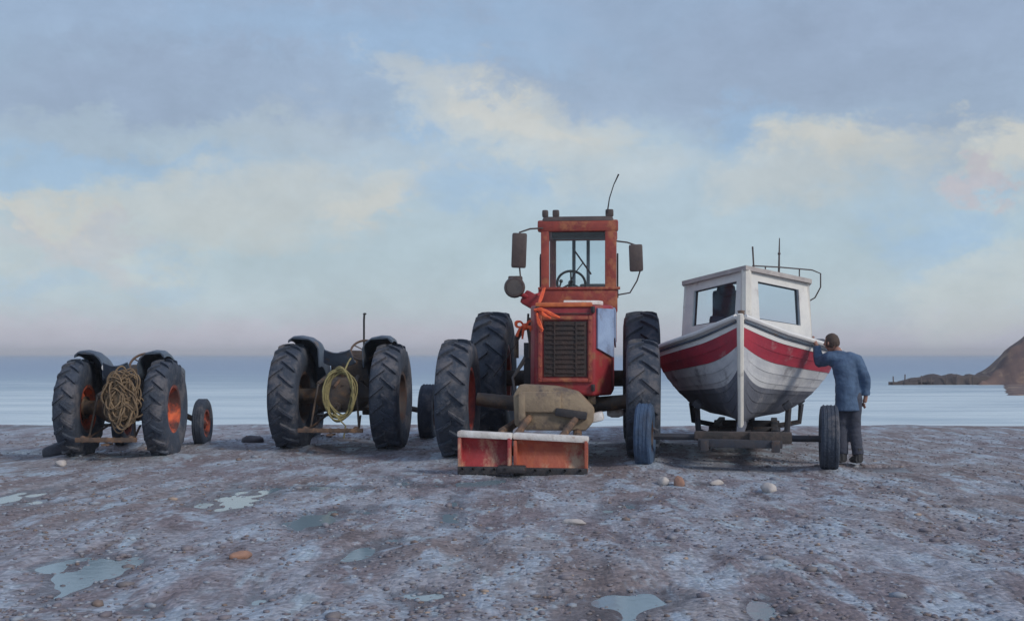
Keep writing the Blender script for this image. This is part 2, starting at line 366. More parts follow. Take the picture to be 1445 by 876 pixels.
    for i in range(3):
        a = 2 * PI * i / 3 + .5
        b.tube([(.02 * math.cos(a), .02 * math.sin(a), 0), (sw * math.cos(a), sw * math.sin(a), 0)], .009, 6)
    b.build('spoke', steer_brown, st)
    # seat pan
    b = MB()
    rows = []
    for i in range(9):
        v = i / 8; y = -.30 * k + .36 * k * v; half = (.20 - .05 * abs(v - .45) * 2) * k
        for j in range(9):
            u = j / 8 * 2 - 1
            z = R + .40 * k + .05 * u * u + (.16 * max(0, .35 - v) / .35) - .02 * math.sin(PI * v)
            rows.append((u * half, y, z))
    fs = [(i * 9 + j, i * 9 + j + 1, i * 9 + j + 10, i * 9 + j + 9) for i in range(8) for j in range(8)]
    b.add(rows, fs); top = [(x, y, z - .018) for x, y, z in rows]; b.add(top, [f[::-1] for f in fs])
    edge = [i for i in range(9)] + [i * 9 + 8 for i in range(1, 9)] + [72 + j for j in range(7, -1, -1)] + [i * 9 for i in range(7, 0, -1)]
    b.tube([rows[i] for i in edge], .012, 6, closed=True)
    st2 = b.build('seat', fender_m, root)
    b = MB(); b.tube([(0, .22, R + .20 * k), (0, -.02, R + .26 * k), (0, -.10, R + .38 * k)], .024, 6, flat=.4); b.build('seat_spring', rust_iron, st2)
    # mudguards: curved shell over the inner half of each tyre with an inner plate
    for s in (-1, 1):
        xi = ht - w * .5 - .20; xo = ht + w * .10; Rm = R + .075; t = .02
        b = MB()
        wd = xo - xi; prof = [(s * xo, Rm - .06), (s * (xo - .01), Rm - .02), (s * (xo - .15 * wd), Rm + .02), (s * (xo - .4 * wd), Rm + .028), (s * (xi + .3 * wd), Rm - .0), (s * (xi + .1 * wd), Rm - .06), (s * xi, Rm - .15), (s * xi, Rm * .5), (s * (xi + .016), Rm * .5), (s * (xi + .018), Rm - .15), (s * (xi + .1 * wd + .015), Rm - .075), (s * (xi + .3 * wd), Rm - .018), (s * (xo - .15 * wd), Rm), (s * (xo - .014), Rm - .06)]
        b.lathe(prof, 'X', 26, (0, .03, R), R_(12), R_(104), closed_prof=True)
        mg = b.build('mudguard', fender_m, root)
        if s < 0 and lamp:
            b = MB(); b.lathe([(-.10, .001), (-.10, .045), (-.05, .05), (0, .03), (.05, .02)], 'Y', 16, (s * (xi - .03), -.02 * k, R + Rm * .72)); b.build('lamp', lamp_glass, mg)
        b = MB(); b.box((s * .42 * k, .55 * k, R * .60), (.26 * k, .34, .025), bevel=.006)
        b.tube([(s * .15, .5 * k, R * .75), (s * .36 * k, .55 * k, R * .60)], .02, 6); b.build('footplate', cast_m, root)
    if exhaust:
        ex, ey, ez = exhaust
        b = MB(); b.tube([(.25 * k, ey, R + .10 * k), (ex, ey, R + .16 * k), (ex, ey, ez - .10), (ex + .006, ey, ez)], .017, 8)
        b.ball((ex + .012, ey, ez), .03, (1, 1, .6)); b.build('exhaust_pipe', black_plastic, root)
    return root

t1 = old_tractor(173, 15.45, R_(1), .68, .30, .58, .365, .17, 1.9, .60, (orange_rim, grey_paint, slate_paint, iron),
                 'small grey vintage tractor with orange-red wheel centres and brown netting on its back', lamp=True, sw=.205, swx=.19)
t2 = old_tractor(483, 16.7, R_(-4), .79, .42, .73, .46, .25, 2.05, .98, (dark_rim, brown_paint, slate_paint, iron),
                 'larger dark vintage tractor with thin upright exhaust and a yellow rope coil behind', exhaust=(.02, 1.5, 2.05), sw=.20, swx=.24)

# tangled netting on the small tractor, rope coil on the dark one
def tangle(name, c, sc, n, r, mat, seed, pts=46):
    rg = random.Random(seed); b = MB()
    for k in range(n):
        ax = Vector((rg.gauss(0, .5), rg.gauss(0, 1), rg.gauss(0, .6))).normalized(); u = ax.orthogonal().normalized(); w = ax.cross(u)
        off = Vector((rg.uniform(-.4, .4), rg.uniform(-.4, .4), rg.uniform(-.45, .45))); rad = rg.uniform(.35, .7); ph = rg.random() * 6; wob = rg.uniform(.1, .3)
        ps = []
        for i in range(pts):
            a = 2 * PI * i / pts
            q = off + (u * math.cos(a) + w * math.sin(a)) * rad * (1 + wob * math.sin(3 * a + ph)) + ax * .15 * math.sin(2 * a + ph)
            ps.append((c[0] + q.x * sc[0], c[1] + q.y * sc[1], c[2] + q.z * sc[2]))
        b.tube(ps, r * rg.uniform(.7, 1.2), 5, closed=True)
    return b
nb = tangle('netting', (0, 0, 0), (.24, .16, .36), 60, .011, straw_rope, 3)
nb.ball((0, 0.02, -.02), 1, (.17, .10, .27), 3, fn=lambda p: p * (1 + .25 * noise.noise(p * 2.5)))
net = nb.build('netting_bundle', straw_rope, None, 60); net.location = P(172, 563, 14.78)
tag(net, 'tangled brown netting bundle hung behind the small grey tractor', 'netting')
b = MB(); rg = random.Random(5)
for k in range(9):
    rx = .20 + rg.uniform(-.035, .035); rz = .33 + rg.uniform(-.04, .04); ps = []; ph = rg.random() * 6
    for i in range(48):
        a = 2 * PI * i / 48
        ps.append((rx * math.cos(a) + .02 * math.sin(2 * a + ph) + rg.uniform(-.003, .003), -.0 + .035 * math.sin(a * 2 + ph) + k * .012 - .05, rz * math.sin(a) + .02 * math.cos(3 * a + ph)))
    b.tube(ps, .013, 6, closed=True)
b.tube([(.05, 0, .30), (.10, .1, .45), (.12, .2, .5)], .013, 6)
b.tube([(-.08, -.03, -.28), (.0, -.05, -.36), (.08, -.03, -.44), (.05, 0, -.62)], .012, 6)
coil = b.build('rope_coil', yellow_rope, None, 60); coil.location = P(480, 556, 15.93)
tag(coil, 'olive yellow rope coil hanging on the back of the dark tractor', 'rope')

# ------------------------------------------------------------------ red cab tractor, front towards us
RX, RY, RA = 0.885, 17.7, R_(-6)
red = empty('cab_tractor', (RX, RY, 0), RA)
tag(red, 'tall red cab tractor facing us with big grille, side mirrors and front blade', 'tractor')
Minv = (Matrix.Translation((RX, RY, 0)) @ Matrix.Rotation(RA, 4, 'Z')).inverted()
def LP(px, py, d): return Minv @ P(px, py, d)

for s, px in ((-1, 697), (1, 905)):
    lx = LP(px, 500, 17.7 - s * .12).x
    wheel(red, (lx, 0, 1.03), 1.04, .56, .52, red_rim, s, True, -.1, None, 20, .05, rnd.random())
    px2 = 644 if s < 0 else 907
    lx2 = LP(px2, 500, 15.15).x
    wheel(red, (lx2, -2.52, .80), .81, .44, .42, red_rim, s, True, .05, None, 18, .042, rnd.random())
b = MB(); b.lathe([(-1.05, .12), (-.4, .13), (-.28, .26), (.28, .26), (.4, .13), (1.1, .12)], 'X', 20, (0.03, 0, 1.03)); b.build('rear_axle', iron, red)
b = MB(); b.tube([(-1.1, -2.52, .80), (-.4, -2.52, .72), (.4, -2.52, .72), (1.15, -2.52, .80)], [.09, .11, .11, .09], 12); b.ball((0.05, -2.52, .70), .2, (1, .9, 1), 2)
b.build('front_axle', iron, red)
b = MB()
for s in (-.18, .46): b.prism([(.35, .85), (-2.9, .75), (-2.9, .95), (.35, 1.25)], s - .05, s + .05, 'X', .01)
b.box((.14, -1.3, .85), (.5, 1.7, .5), bevel=.06); b.box((.14, -.1, 1.25), (.6, 1.0, .5), bevel=.06)
b.build('chassis', brown_paint, red)
# bonnet (plan outline with chamfered nose corners)
def slab(poly, z0, z1f, z1b, bevel):
    b = MB(); bm_ = bmesh.new()
    lo = [bm_.verts.new((x, y, z0)) for x, y in poly]; ys = [p[1] for p in poly]; y0, y1 = min(ys), max(ys)
    hi = [bm_.verts.new((x + (0.0), y, z1f + (z1b - z1f) * (y - y0) / (y1 - y0))) for x, y in poly]; n = len(poly)
    bm_.faces.new(lo[::-1]); bm_.faces.new(hi)
    for i in range(n): bm_.faces.new((lo[i], lo[(i + 1) % n], hi[(i + 1) % n], hi[i]))
    bmesh.ops.recalc_face_normals(bm_, faces=bm_.faces)
    bmesh.ops.bevel(bm_, geom=list(bm_.edges), offset=bevel, segments=3, affect='EDGES', profile=.6)
    return b.bm(bm_)
bon = slab([(-.36, -2.70), (-.28, -2.98), (.50, -2.98), (.72, -2.62), (.72, -.80), (-.36, -.80)], .86, 2.04, 2.12, .05).build('bonnet', red_paint, red)
# bonnet top edges: orange reflection and white highlight put in as coloured pieces
b = MB(); b.box((.10, -2.962, 2.045), (.74, .09, .06), bevel=.02); b.build('front_edge_reflection', orange_glint, red)
b = MB(); b.prism([(.08, -2.75), (.55, -2.62), (.60, -2.42), (.10, -2.50)], 2.058, 2.115, 'Z', .015); b.build('bonnet_highlight', white_worn_highlight, red)
# grille
b = MB(); b.box((.12, -2.985, 1.47), (.56, .03, .72), bevel=.012)
for i in range(11): b.box((.12, -3.006, 1.16 + i * .062), (.50, .016, .022), rot=(R_(25), 0, 0), bevel=.004)
for x in (-.02, .26): b.box((x, -3.008, 1.47), (.018, .02, .70), bevel=.004)
b.build('grille', grille_dark, red)
b = MB()
for (cx, cz, sx, sz) in ((-.205, 1.47, .055, .86), (.445, 1.47, .055, .86), (.12, 1.872, .595, .05), (.12, 1.068, .595, .05)):
    b.box((cx, -3.0, cz), (sx, .045, sz), bevel=.012)
for k in range(6):
    for x in (-.205, .445): b.ball((x, -3.022, 1.09 + k * .152), .012, sub=1)
b.build('grille_frame', cab_paint, red)
# pale blue panel on the chamfered corner and side: reflected sky put in as colour
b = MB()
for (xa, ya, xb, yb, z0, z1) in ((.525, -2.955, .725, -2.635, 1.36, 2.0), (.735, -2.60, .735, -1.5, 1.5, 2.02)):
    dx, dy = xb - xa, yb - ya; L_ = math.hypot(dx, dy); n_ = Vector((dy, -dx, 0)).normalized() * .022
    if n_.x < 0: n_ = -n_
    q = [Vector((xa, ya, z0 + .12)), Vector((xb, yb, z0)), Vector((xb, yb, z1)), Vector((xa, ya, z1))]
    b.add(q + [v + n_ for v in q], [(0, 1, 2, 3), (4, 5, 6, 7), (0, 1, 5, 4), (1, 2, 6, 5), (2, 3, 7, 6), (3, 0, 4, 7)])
o = b.build('side_panel', panel_sky_reflection, red); o['label'] = 'side panel of the bonnet, pale blue for painted-in sky reflection'
b = MB(); b.box((-.385, -1.75, 1.62), (.03, 1.6, .55), bevel=.01); b.build('side_panel', brown_paint, red)
b = MB(); b.tube([(-.60, -2.2, 1.35), (-.60, -2.2, 1.62), (-.52, -2.3, 1.75)], .035, 8); b.build('air_pipe', brown_paint, red)
# lower nose: sandy weight block with hitch jaw
b = MB()
b.prism([(-.50, .50), (-.40, .44), (.40, .44), (.50, .55), (.50, .72), (.30, .93), (.02, 1.00), (-.44, 1.02), (-.52, .88)], -3.42, -3.02, 'Y', .04)
b.box((-.16, -3.44, .80), (.5, .06, .26), bevel=.025); b.box((-.40, -3.45, .72), (.09, .05, .40), bevel=.02)
b.build('weight_block', tan_cast, red)
b = MB(); b.box((.22, -3.45, .655), (.40, .10, .10), rot=(0, R_(8), 0), bevel=.02); b.build('hitch_jaw', dark_steel, red)
b = MB(); b.box((.52, -3.2, .60), (.20, .34, .11), rot=(0, R_(-14), 0), bevel=.03); b.build('pale_block', white_worn_highlight, red)
for (px_, py_, d_, w_, h_) in ((868, 582, 15.3, .22, .10),):
    b = MB(); b.box((0, 0, 0), (w_, .22, h_), bevel=.035); b.box((0, .06, 0), (w_ * .6, .2, h_ * 1.3), bevel=.02); o = b.build('pale_block', white_worn_highlight, red); o.location = LP(px_, py_, d_)  # pale block added in place of bright sea showing beside the bonnet
# push frame and blade
b = MB()
for x in (-.66, .30): b.tube([(x * .7, -2.4, .55), (x, -3.4, .42), (x, -4.12, .26)], .055, 8)
b.tube([(-.30, -3.35, .62), (-.42, -4.12, .40)], .045, 8); b.tube([(.30, -3.35, .62), (.12, -4.12, .38)], .045, 8)
b.box((-.2, -4.08, .24), (1.3, .09, .12), bevel=.015)
b.build('push_frame', rust_iron, red)
def blade(x0, x1, y, z0, z1, mat, tilt):
    b = MB(); n = 8; rows = []
    for i in range(n + 1):
        t = i / n; z = z0 + (z1 - z0) * t; yy = y + .10 * (1 - (2 * t - 1) ** 2) - .06 * (1 - t)
        rows.append((yy, z))
    poly = rows + [(yy + .05, z) for yy, z in rows[::-1]]
    b.prism(poly, x0, x1, 'X', .006)
    for x in (x0 + .02, x1 - .02): b.box((x, y + .03, (z0 + z1) / 2), (.035, .24, z1 - z0 - .01), bevel=.008)
    o = b.build('blade_panel', mat, red); o.rotation_euler = (0, 0, tilt)
    b = MB(); b.box(((x0 + x1) / 2, y + .035, z1 + .025), (x1 - x0 + .02, .22, .075), rot=(0, R_(2.5), 0), bevel=.025)
    w_ = b.build('top_edge', white_worn_highlight, o)
    b = MB(); b.box(((x0 + x1) / 2, y - .075, z0 + .015), (x1 - x0, .05, .09), bevel=.01)
    for i in range(5): b.lathe([(-.02, .016), (.012, .016), (.012, .001)], 'Y', 6, (x0 + (i + .5) * (x1 - x0) / 5, y - .11, z0 + .035))
    b.build('cutting_edge', dark_steel, o)
    return o
blade(-1.07, -.44, -4.36, .02, .42, blade_red, 0)
blade(-.42, .46, -4.24, .0, .385, blade_rust, 0)
b = MB(); b.box((-.43, -4.40, .05), (.34, .16, .09), bevel=.03); b.build('blade_hinge', dark_steel, red)
# cab ----------------------------------------------------------
cx = .205; yF, yB = -.80, .62; z0, z1 = 1.55, 3.28
def cabx(px, d=16.9): return LP(px, 500, d).x
xl, xr = cabx(769), cabx(862)
for (x, y, w_) in ((xl, yF, .12), (xr, yF, .17), (xl + .02, yB, .10), (xr - .02, yB, .10)):
    b = MB(); b.box((x, y, (z0 + z1) / 2 + .02), (w_, .12, z1 - z0), bevel=.02); b.build('pillar', cab_paint, red)
b = MB(); b.box(((xl + xr) / 2, yF, 3.31), (xr - xl + .22, .14, .17), bevel=.03)
b.box(((xl + xr) / 2, yB, 3.31), (xr - xl + .16, .12, .15), bevel=.03)
for x in (xl, xr): b.box((x, (yF + yB) / 2, 3.312), (.10, yB - yF - .13, .15), bevel=.03)
b.build('roof_rail', cab_paint, red)
b = MB(); b.box(((xl + xr) / 2, (yF + yB) / 2, 3.415), (xr - xl + .10, yB - yF + .16, .075), bevel=.03, taper=(.95, .95)); b.build('cab_roof', mirror_brown, red)
b = MB(); b.box(((xl + xr) / 2, yF + .25, 3.20), (xr - xl - .18, .3, .10), bevel=.02)
b.build('roof_lining', seat_black, red)
for x, w_ in ((xl - .0, .09), (xl + .16, .10), (xr - .02, .12)):
    b = MB(); b.box((x, yF + .02, 3.50), (w_, .10, .11), bevel=.025); b.tube([(x, yF + .02, 3.38), (x, yF + .02, 3.46)], .015, 6)
    b.build('roof_lamp', mirror_brown, red)
# lower cab: front panel, sides, back
b = MB(); b.box(((xl + xr) / 2, yF - .01, 2.20), (xr - xl + .20, .11, .36), bevel=.03)
b.build('front_panel', cab_paint, red)
b = MB(); b.box(((xl + xr) / 2, yF + .02, 1.80), (xr - xl + .12, .08, .5), bevel=.02)
for x in (xl - .01, xr + .01): b.box((x, (yF + yB) / 2, 1.92), (.06, yB - yF - .12, .75), bevel=.02)
b.box(((xl + xr) / 2, yB, 1.92), (xr - xl, .06, .75), bevel=.02)
b.box(((xl + xr) / 2, (yF + yB) / 2, 1.56), (xr - xl, yB - yF, .06), bevel=.01)
b.build('cab_body', red_paint, red)
# rear window uprights and door frames seen through the glass
b = MB()
for x in ((xl + xr) / 2 - .13, (xl + xr) / 2 + .10): b.box((x, yB, 2.76), (.055, .05, .96), bevel=.012)
b.build('rear_window_bar', slate_paint, red)
def pane(parent, pts, name='window_pane', mat=None):
    b = MB(); v = [Vector(p) for p in pts]; n_ = (v[1] - v[0]).cross(v[2] - v[0]).normalized() * .006
    b.add(v + [p + n_ for p in v], [(0, 1, 2, 3), (4, 5, 6, 7), (0, 1, 5, 4), (1, 2, 6, 5), (2, 3, 7, 6), (3, 0, 4, 7)])
    return b.build(name, mat or glass, parent, 0)
pane(red, [(xl + .065, yF + .01, 2.385), (xr - .09, yF + .01, 2.385), (xr - .09, yF + .01, 3.22), (xl + .065, yF + .01, 3.22)], 'windscreen')
pane(red, [(xl + .075, yB + .03, 2.30), (xr - .075, yB + .03, 2.30), (xr - .075, yB + .03, 3.23), (xl + .075, yB + .03, 3.23)], 'rear_window')
for x in (xl, xr): pane(red, [(x, yF + .065, 2.30), (x, yB - .055, 2.30), (x, yB - .055, 3.23), (x, yF + .065, 3.23)], 'side_window')
b = MB(); b.box((cx + .02, -.56, 2.30), (.62, .26, .20), bevel=.05); b.build('dashboard', brown_paint, red)
st = empty('steering_wheel', tuple(LP(806, 400, 17.35)), 0, red); st.rotation_euler = (R_(-58), 0, 0)
b = MB(); b.tube([(.215 * math.cos(a), .215 * math.sin(a), 0) for a in [2 * PI * i / 32 for i in range(32)]], .02, 8, closed=True); b.build('rim', black_plastic, st)
b = MB(); b.lathe([(-.3, .025), (-.02, .03), (.02, .05), (.02, .001)], 'Z', 12)
for i in range(3):
    a = 2 * PI * i / 3 + .52
    b.tube([(.03 * math.cos(a), .03 * math.sin(a), 0), (.21 * math.cos(a), .21 * math.sin(a), 0)], .014, 6)
b.build('spoke', black_plastic, st)
b = MB(); b.box((cx + .16, .30, 2.05), (.46, .46, .14), bevel=.05); b.box((cx + .16, .50, 2.32), (.44, .12, .42), bevel=.05); b.build('seat', seat_black, red)
q = LP(788, 404, 17.2); b = MB(); b.tube([(q.x - .02, q.y, 1.9), (q.x, q.y, 2.35), (q.x + .04, q.y, 2.50)], .014, 6); b.ball((q.x + .04, q.y, 2.51), .03); b.build('lever', black_plastic, red)
# mirrors and their arms, work lamp, aerial
def slant_box(name, px0, py0, px1, py1, d, depth, mat, parent, tilt=0):
    a = LP(px0, py0, d); c = LP(px1, py1, d); m = (a + c) / 2
    b = MB(); b.box((0, 0, 0), (abs(c.x - a.x), depth, abs(a.z - c.z)), bevel=.03)
    o = b.build(name, mat, parent); o.location = m; o.rotation_euler = (0, tilt, R_(6)); return o
m1 = slant_box('mirror', 722, 329, 743, 378, 16.75, .10, mirror_brown, red, R_(2))
b = MB(); b.box((0, .056, 0), (.15, .012, .42), bevel=.004); b.build('mirror_glass', lamp_glass, m1)
b = MB(); b.tube([LP(766, 322, 16.85), LP(748, 323, 16.78), LP(733, 328, 16.78), LP(733, 336, 16.78)], .013, 6); b.build('mirror_arm', mirror_brown, red)
b = MB(); b.tube([LP(733, 376, 16.78), LP(735, 396, 16.78)], .012, 6); b.build('mirror_stay', mirror_brown, red)
m2 = slant_box('mirror', 888, 345, 907, 383, 16.75, .10, mirror_brown, red, R_(-2))
b = MB(); b.box((0, .056, 0), (.13, .012, .33), bevel=.004); b.build('mirror_glass', lamp_glass, m2)
b = MB(); b.tube([LP(868, 340, 16.85), LP(885, 342, 16.78), LP(897, 346, 16.78)], .012, 6); b.build('mirror_arm', mirror_brown, red)
b = MB(); b.tube([LP(904, 380, 16.78), LP(899, 396, 16.8), LP(889, 413, 16.85), LP(872, 416, 16.9)], .011, 6); b.build('mirror_stay', mirror_brown, red)
wl = LP(727, 406, 16.5); b = MB(); b.lathe([(-.13, .001), (-.13, .135), (-.09, .155), (.02, .14), (.10, .07), (.12, .001)], 'Y', 20); b.box((0, .03, .13), (.20, .16, .08), bevel=.02)
wlo = b.build('work_lamp', mirror_brown, red); wlo.location = wl
b = MB(); b.lathe([(-.137, .001), (-.136, .11)], 'Y', 18); b.build('lamp_lens', M('dull_lens', (.13, .11, .10, 1), (.08, .07, .07, 1), .25), wlo, 0)
b = MB(); b.box(tuple(LP(748, 423, 16.7)), (.24, .16, .22), rot=(0, R_(30), 0), bevel=.05); b.tube([wl + Vector((.04, .03, -.08)), LP(748, 420, 16.7), LP(764, 415, 16.9)], .035, 8); b.build('lamp_bracket', red_paint, red)
b = MB(); b.tube([LP(857, 300, 16.8), LP(860, 280, 16.8), LP(866, 261, 16.8), LP(873, 246, 16.8)], [.012, .009, .008, .013], 6); b.build('aerial', dark_steel, red)
b = MB()
for i in range(2): b.box((-.50, -.75 + i * .02, 1.35 - i * .42), (.26, .30, .04), bevel=.01)
for y in (-.88, -.62): b.box((-.50, y, 1.2), (.24, .03, .75), bevel=.006)
b.build('cab_step', dark_steel, red)
# hydraulic hoses on the flank
b = MB()
for i, c in enumerate(((-.44, .46), (-.40, .52))): b.tube([(-.42, -2.9, 1.3 + i * .06), (-.56, -3.05, 1.1), (-.5, -3.3, .85), (-.35, -3.44, .8)], .018, 6)
b.build('hose', black_plastic, red)

# small fittings: wiper, grab rails, bonnet catches, bolts, hinges
b = MB(); q = LP(800, 409, 16.85); b.tube([q, q + Vector((.10, -.03, .22)), q + Vector((.24, -.02, .40))], .009, 6); b.box(tuple(q + Vector((.24, -.02, .40))), (.025, .02, .42), rot=(0, R_(-35), 0), bevel=.004)
b.build('wiper', black_plastic, red)
for x in (xl - .075, xr + .10):
    b = MB(); b.tube([(x, yF + .10, 2.25), (x, yF + .04, 2.30), (x, yF + .04, 2.85), (x, yF + .10, 2.90)], .013, 8); b.build('grab_rail', dark_steel, red)
for x, z in ((-.24, 1.98), (.48, 1.98), (-.24, .97), (.48, .97)):
    b = MB(); b.box((x, -3.0, z), (.05, .05, .09), bevel=.012); b.tube([(x, -3.02, z + .04), (x, -3.035, z), (x, -3.02, z - .04)], .008, 6); b.build('bonnet_catch', dark_steel, red)
b = MB(); b.box((.12, -2.88, 2.062), (.012, .14, .02), bevel=.003); b.box((.18, -2.995, 1.93), (.52, .012, .012), bevel=.003); b.build('bonnet_seam', dark_steel, red)
b = MB(); b.prism([(xl - .10, 2.36), (xr + .14, 2.36), (xr + .14, 2.40), (xl - .10, 2.40)], yF - .085, yF - .02, 'Y', .008); b.build('window_ledge', cab_paint, red)
b = MB()
for k, (ya, za) in enumerate(((-2.2, 1.95), (-1.9, 1.9), (-1.6, 1.93))): b.tube([(-.40, ya, za - .5), (-.44, ya - .05, za - .2), (-.42, ya - .15, za)], .016, 6)
b.build('hose', black_plastic, red)

def strands(b, pts, r, k=3, spread=.016, seed=0):
    rg_ = random.Random(seed)
    for q in range(k):
        off = [Vector((rg_.uniform(-1, 1), rg_.uniform(-.6, .2), rg_.uniform(-1, 1))) * spread for _ in pts]; ps = []
        base_ = [p + o_ for p, o_ in zip(pts, off)]
        for i_ in range(len(base_) - 1):      # smooth the run
            p0 = base_[max(0, i_ - 1)]; p1 = base_[i_]; p2 = base_[i_ + 1]; p3 = base_[min(len(base_) - 1, i_ + 2)]
            for t in (0, .25, .5, .75):
                ps.append(.5 * ((2 * p1) + (p2 - p0) * t + (2 * p0 - 5 * p1 + 4 * p2 - p3) * t * t + (3 * p1 - p0 - 3 * p2 + p3) * t ** 3))
        ps.append(base_[-1]); b.tube(ps, r, 7)
# orange rope tied from the lamp bracket
b = MB()
w0 = [P(768, 408, 16.7), P(763, 420, 16.0), P(759, 431, 15.2), P(764, 440, 14.6), P(776, 449, 14.58)]
strands(b, w0, .015, 3, .017, 1)
strands(b, [P(754, 438, 14.6), P(763, 436, 14.58), P(775, 441, 14.57), P(788, 447, 14.6)], .015, 3, .017, 2)
strands(b, [P(758, 442, 14.6), P(761, 456, 14.58), P(767, 467, 14.58)], .015, 3, .017, 3)
b.build('orange_lashing', rope_orange); tag(bpy.data.objects['orange_lashing'], "orange strap lashed round the corner of the red tractor's bonnet", 'strap')
b = MB()
b.tube([P(763, 440, 15.2), P(742, 462, 15.2), P(730, 482, 15.3), P(708, 516, 15.6), P(697, 530, 16.2)], .008, 6)
b.build('tie_cord', mirror_brown); tag(bpy.data.objects['tie_cord'], 'thin dark cord slanting down to the left big tyre of the red tractor', 'cord')
b = MB()
K = P(741, 461, 15.05)
for n_k, (dx, dz, dy) in enumerate(((-.11, -.13, -.02), (-.04, -.15, .0), (.10, -.10, 0), (.14, -.14, -.02))):
    strands(b, [K, K + Vector((dx * .5, dy - .03, dz * .3 + .03)), K + Vector((dx, dy, dz))], .014, 2, .012, n_k)
for sg in (-1, 1):
    strands(b, [K, K + Vector((sg * .06, -.02, .07)), K + Vector((sg * .12, -.02, .05)), K + Vector((sg * .10, -.02, .0)), K], .014, 2, .010, 9 + sg)
b.ball(K, .05)
b.build('orange_bow', rope_orange); tag(bpy.data.objects['orange_bow'], 'orange rope knot with loose ends tied on the thin cord', 'knot')

# ------------------------------------------------------------------ boat and launching trailer
BA = R_(-12.8)     # boat axis, bow towards us: local +Y runs aft
BX, BY = 2.80, 13.9
boat = empty('fishing_boat', (BX, BY, 0), BA)
tag(boat, 'white clinker fishing boat with red band and wheelhouse, standing on its trailer', 'boat')
LB = 6.2
def bre(t): return 1.27 * (math.sin(PI / 2 * min(1, (t + .004) / .44))) ** .90 * (1 - .42 * max(0, (t - .55) / .45) ** 2)
def sheer(t): return 1.80 - 1.5 * t + 1.52 * t * t + (.05 * max(0, .10 - t) / .10)
def keel(t): return .53 + .30 * max(0, 1 - t / .10) ** 2.5 - .03 * t
NS, NR = 40, 18
bounds = (7, 12, 16)          # antifouling | white | red | white
def hull_pt(t, v, s):
    z0, z1 = keel(t), sheer(t); B = bre(t)
    fine = max(0, 1 - t / .36) ** 1.3
    # section: full bilge amidships, hollow V at the bow
    p = .34 + .55 * fine
    x = B * (v ** p) * (1 + .05 * math.sin(PI * v)) if v > 0 else 0
    x = .035 + x * (1 - .035 / max(B, .04)) if t > .002 else .035 * 1
    if v > 0.5: x += .06 * (v - .5) * B
    y = LB * t - (.10 * (1 - v) * 0)
    rake = .17 * max(0, 1 - t / .22) ** 2
    y += rake * (1 - v) ** 1.5
    return Vector((s * x, y, z0 + (z1 - z0) * v))
b = MB()
for s in (-1, 1):
    for r in range(NR):
        mat = 0 if r < bounds[0] else 1 if r < bounds[1] else 2 if r < bounds[2] else 3
        va, vb = r / NR, (r + 1) / NR
        ringA, ringB = [], []
        for i in range(NS + 1):
            t = (i / NS) ** 1.5
            lap = .007 if r % 2 == 0 and r > 0 else 0
            pa = hull_pt(t, va, s); pb = hull_pt(t, vb, s); pa.x += s * lap * min(1, t * 12)
            ringA.append(pa); ringB.append(pb)
        n = len(ringA)
        b.add(ringA + ringB, [(i, i + 1, n + i + 1, n + i) for i in range(n - 1)], mat)
# transom and inside skin
tr = [hull_pt(1, k / NR, -1) for k in range(NR, -1, -1)] + [hull_pt(1, k / NR, 1) for k in range(NR + 1)]
b.add(tr, [tuple(range(len(tr)))], 1)
b.build('hull', [hull_foul, hull_scuff, hull_red, hull_white], boat, 40, recalc=False)
# stem post and keel
b = MB()
stem = [(0, .16 + .02, .50)] + [(0, hull_pt(0, v, 1).y - .03, hull_pt(0, v, 1).z) for v in (0, .1, .25, .5, .75, 1.0)] + [(0, -.04, sheer(0) + .045)]
b.tube(stem, [.036, .036, .036, .038, .04, .042, .044, .036], 8)
b.build('stem_post', hull_cream, boat)
b = MB(); b.prism([(.10, .44), (LB, .40), (LB, .55), (.2, .56)], -.05, .05, 'X', .01); b.build('keel', hull_foul, boat)
# gunwale rubbing strake (one per side) and thin dark line
for s in (-1, 1):
    ps = [hull_pt((i / 30) ** 1.4, 1.0, s) + Vector((s * .02, 0, .012)) for i in range(31)]
    b = MB(); b.tube(ps, .034, 8); b.build('gunwale', hull_white, boat)
    ps = [hull_pt((i / 30) ** 1.4, .955, s) + Vector((s * .012, 0, 0)) for i in range(31)]
    b = MB(); b.tube(ps, .016, 6); b.build('rubbing_strip', slate_paint, boat)
# deck
b = MB(); rows = []
for i in range(25):
    t = (i / 24) ** 1.3; p = hull_pt(t, .94, 1); rows.append((p.x - .01, p.y, p.z))
vs = []
for x, y, z in rows: vs += [(-x, y, z), (-x * .5, y, z + .03), (0, y, z + .05), (x * .5, y, z + .03), (x, y, z)]
b.add(vs, [(i * 5 + j, i * 5 + j + 1, i * 5 + j + 6, i * 5 + j + 5) for i in range(24) for j in range(4)]); b.build('deck', deck_grey, boat)
b = MB(); b.lathe([(1.70, .05), (1.93, .04), (1.95, .05), (1.96, .001)], 'Z', 12, (0, .42, 0)); b.tube([(-.10, .42, 1.87), (.10, .42, 1.87)], .02, 8); b.build('mooring_post', wood_block, boat)
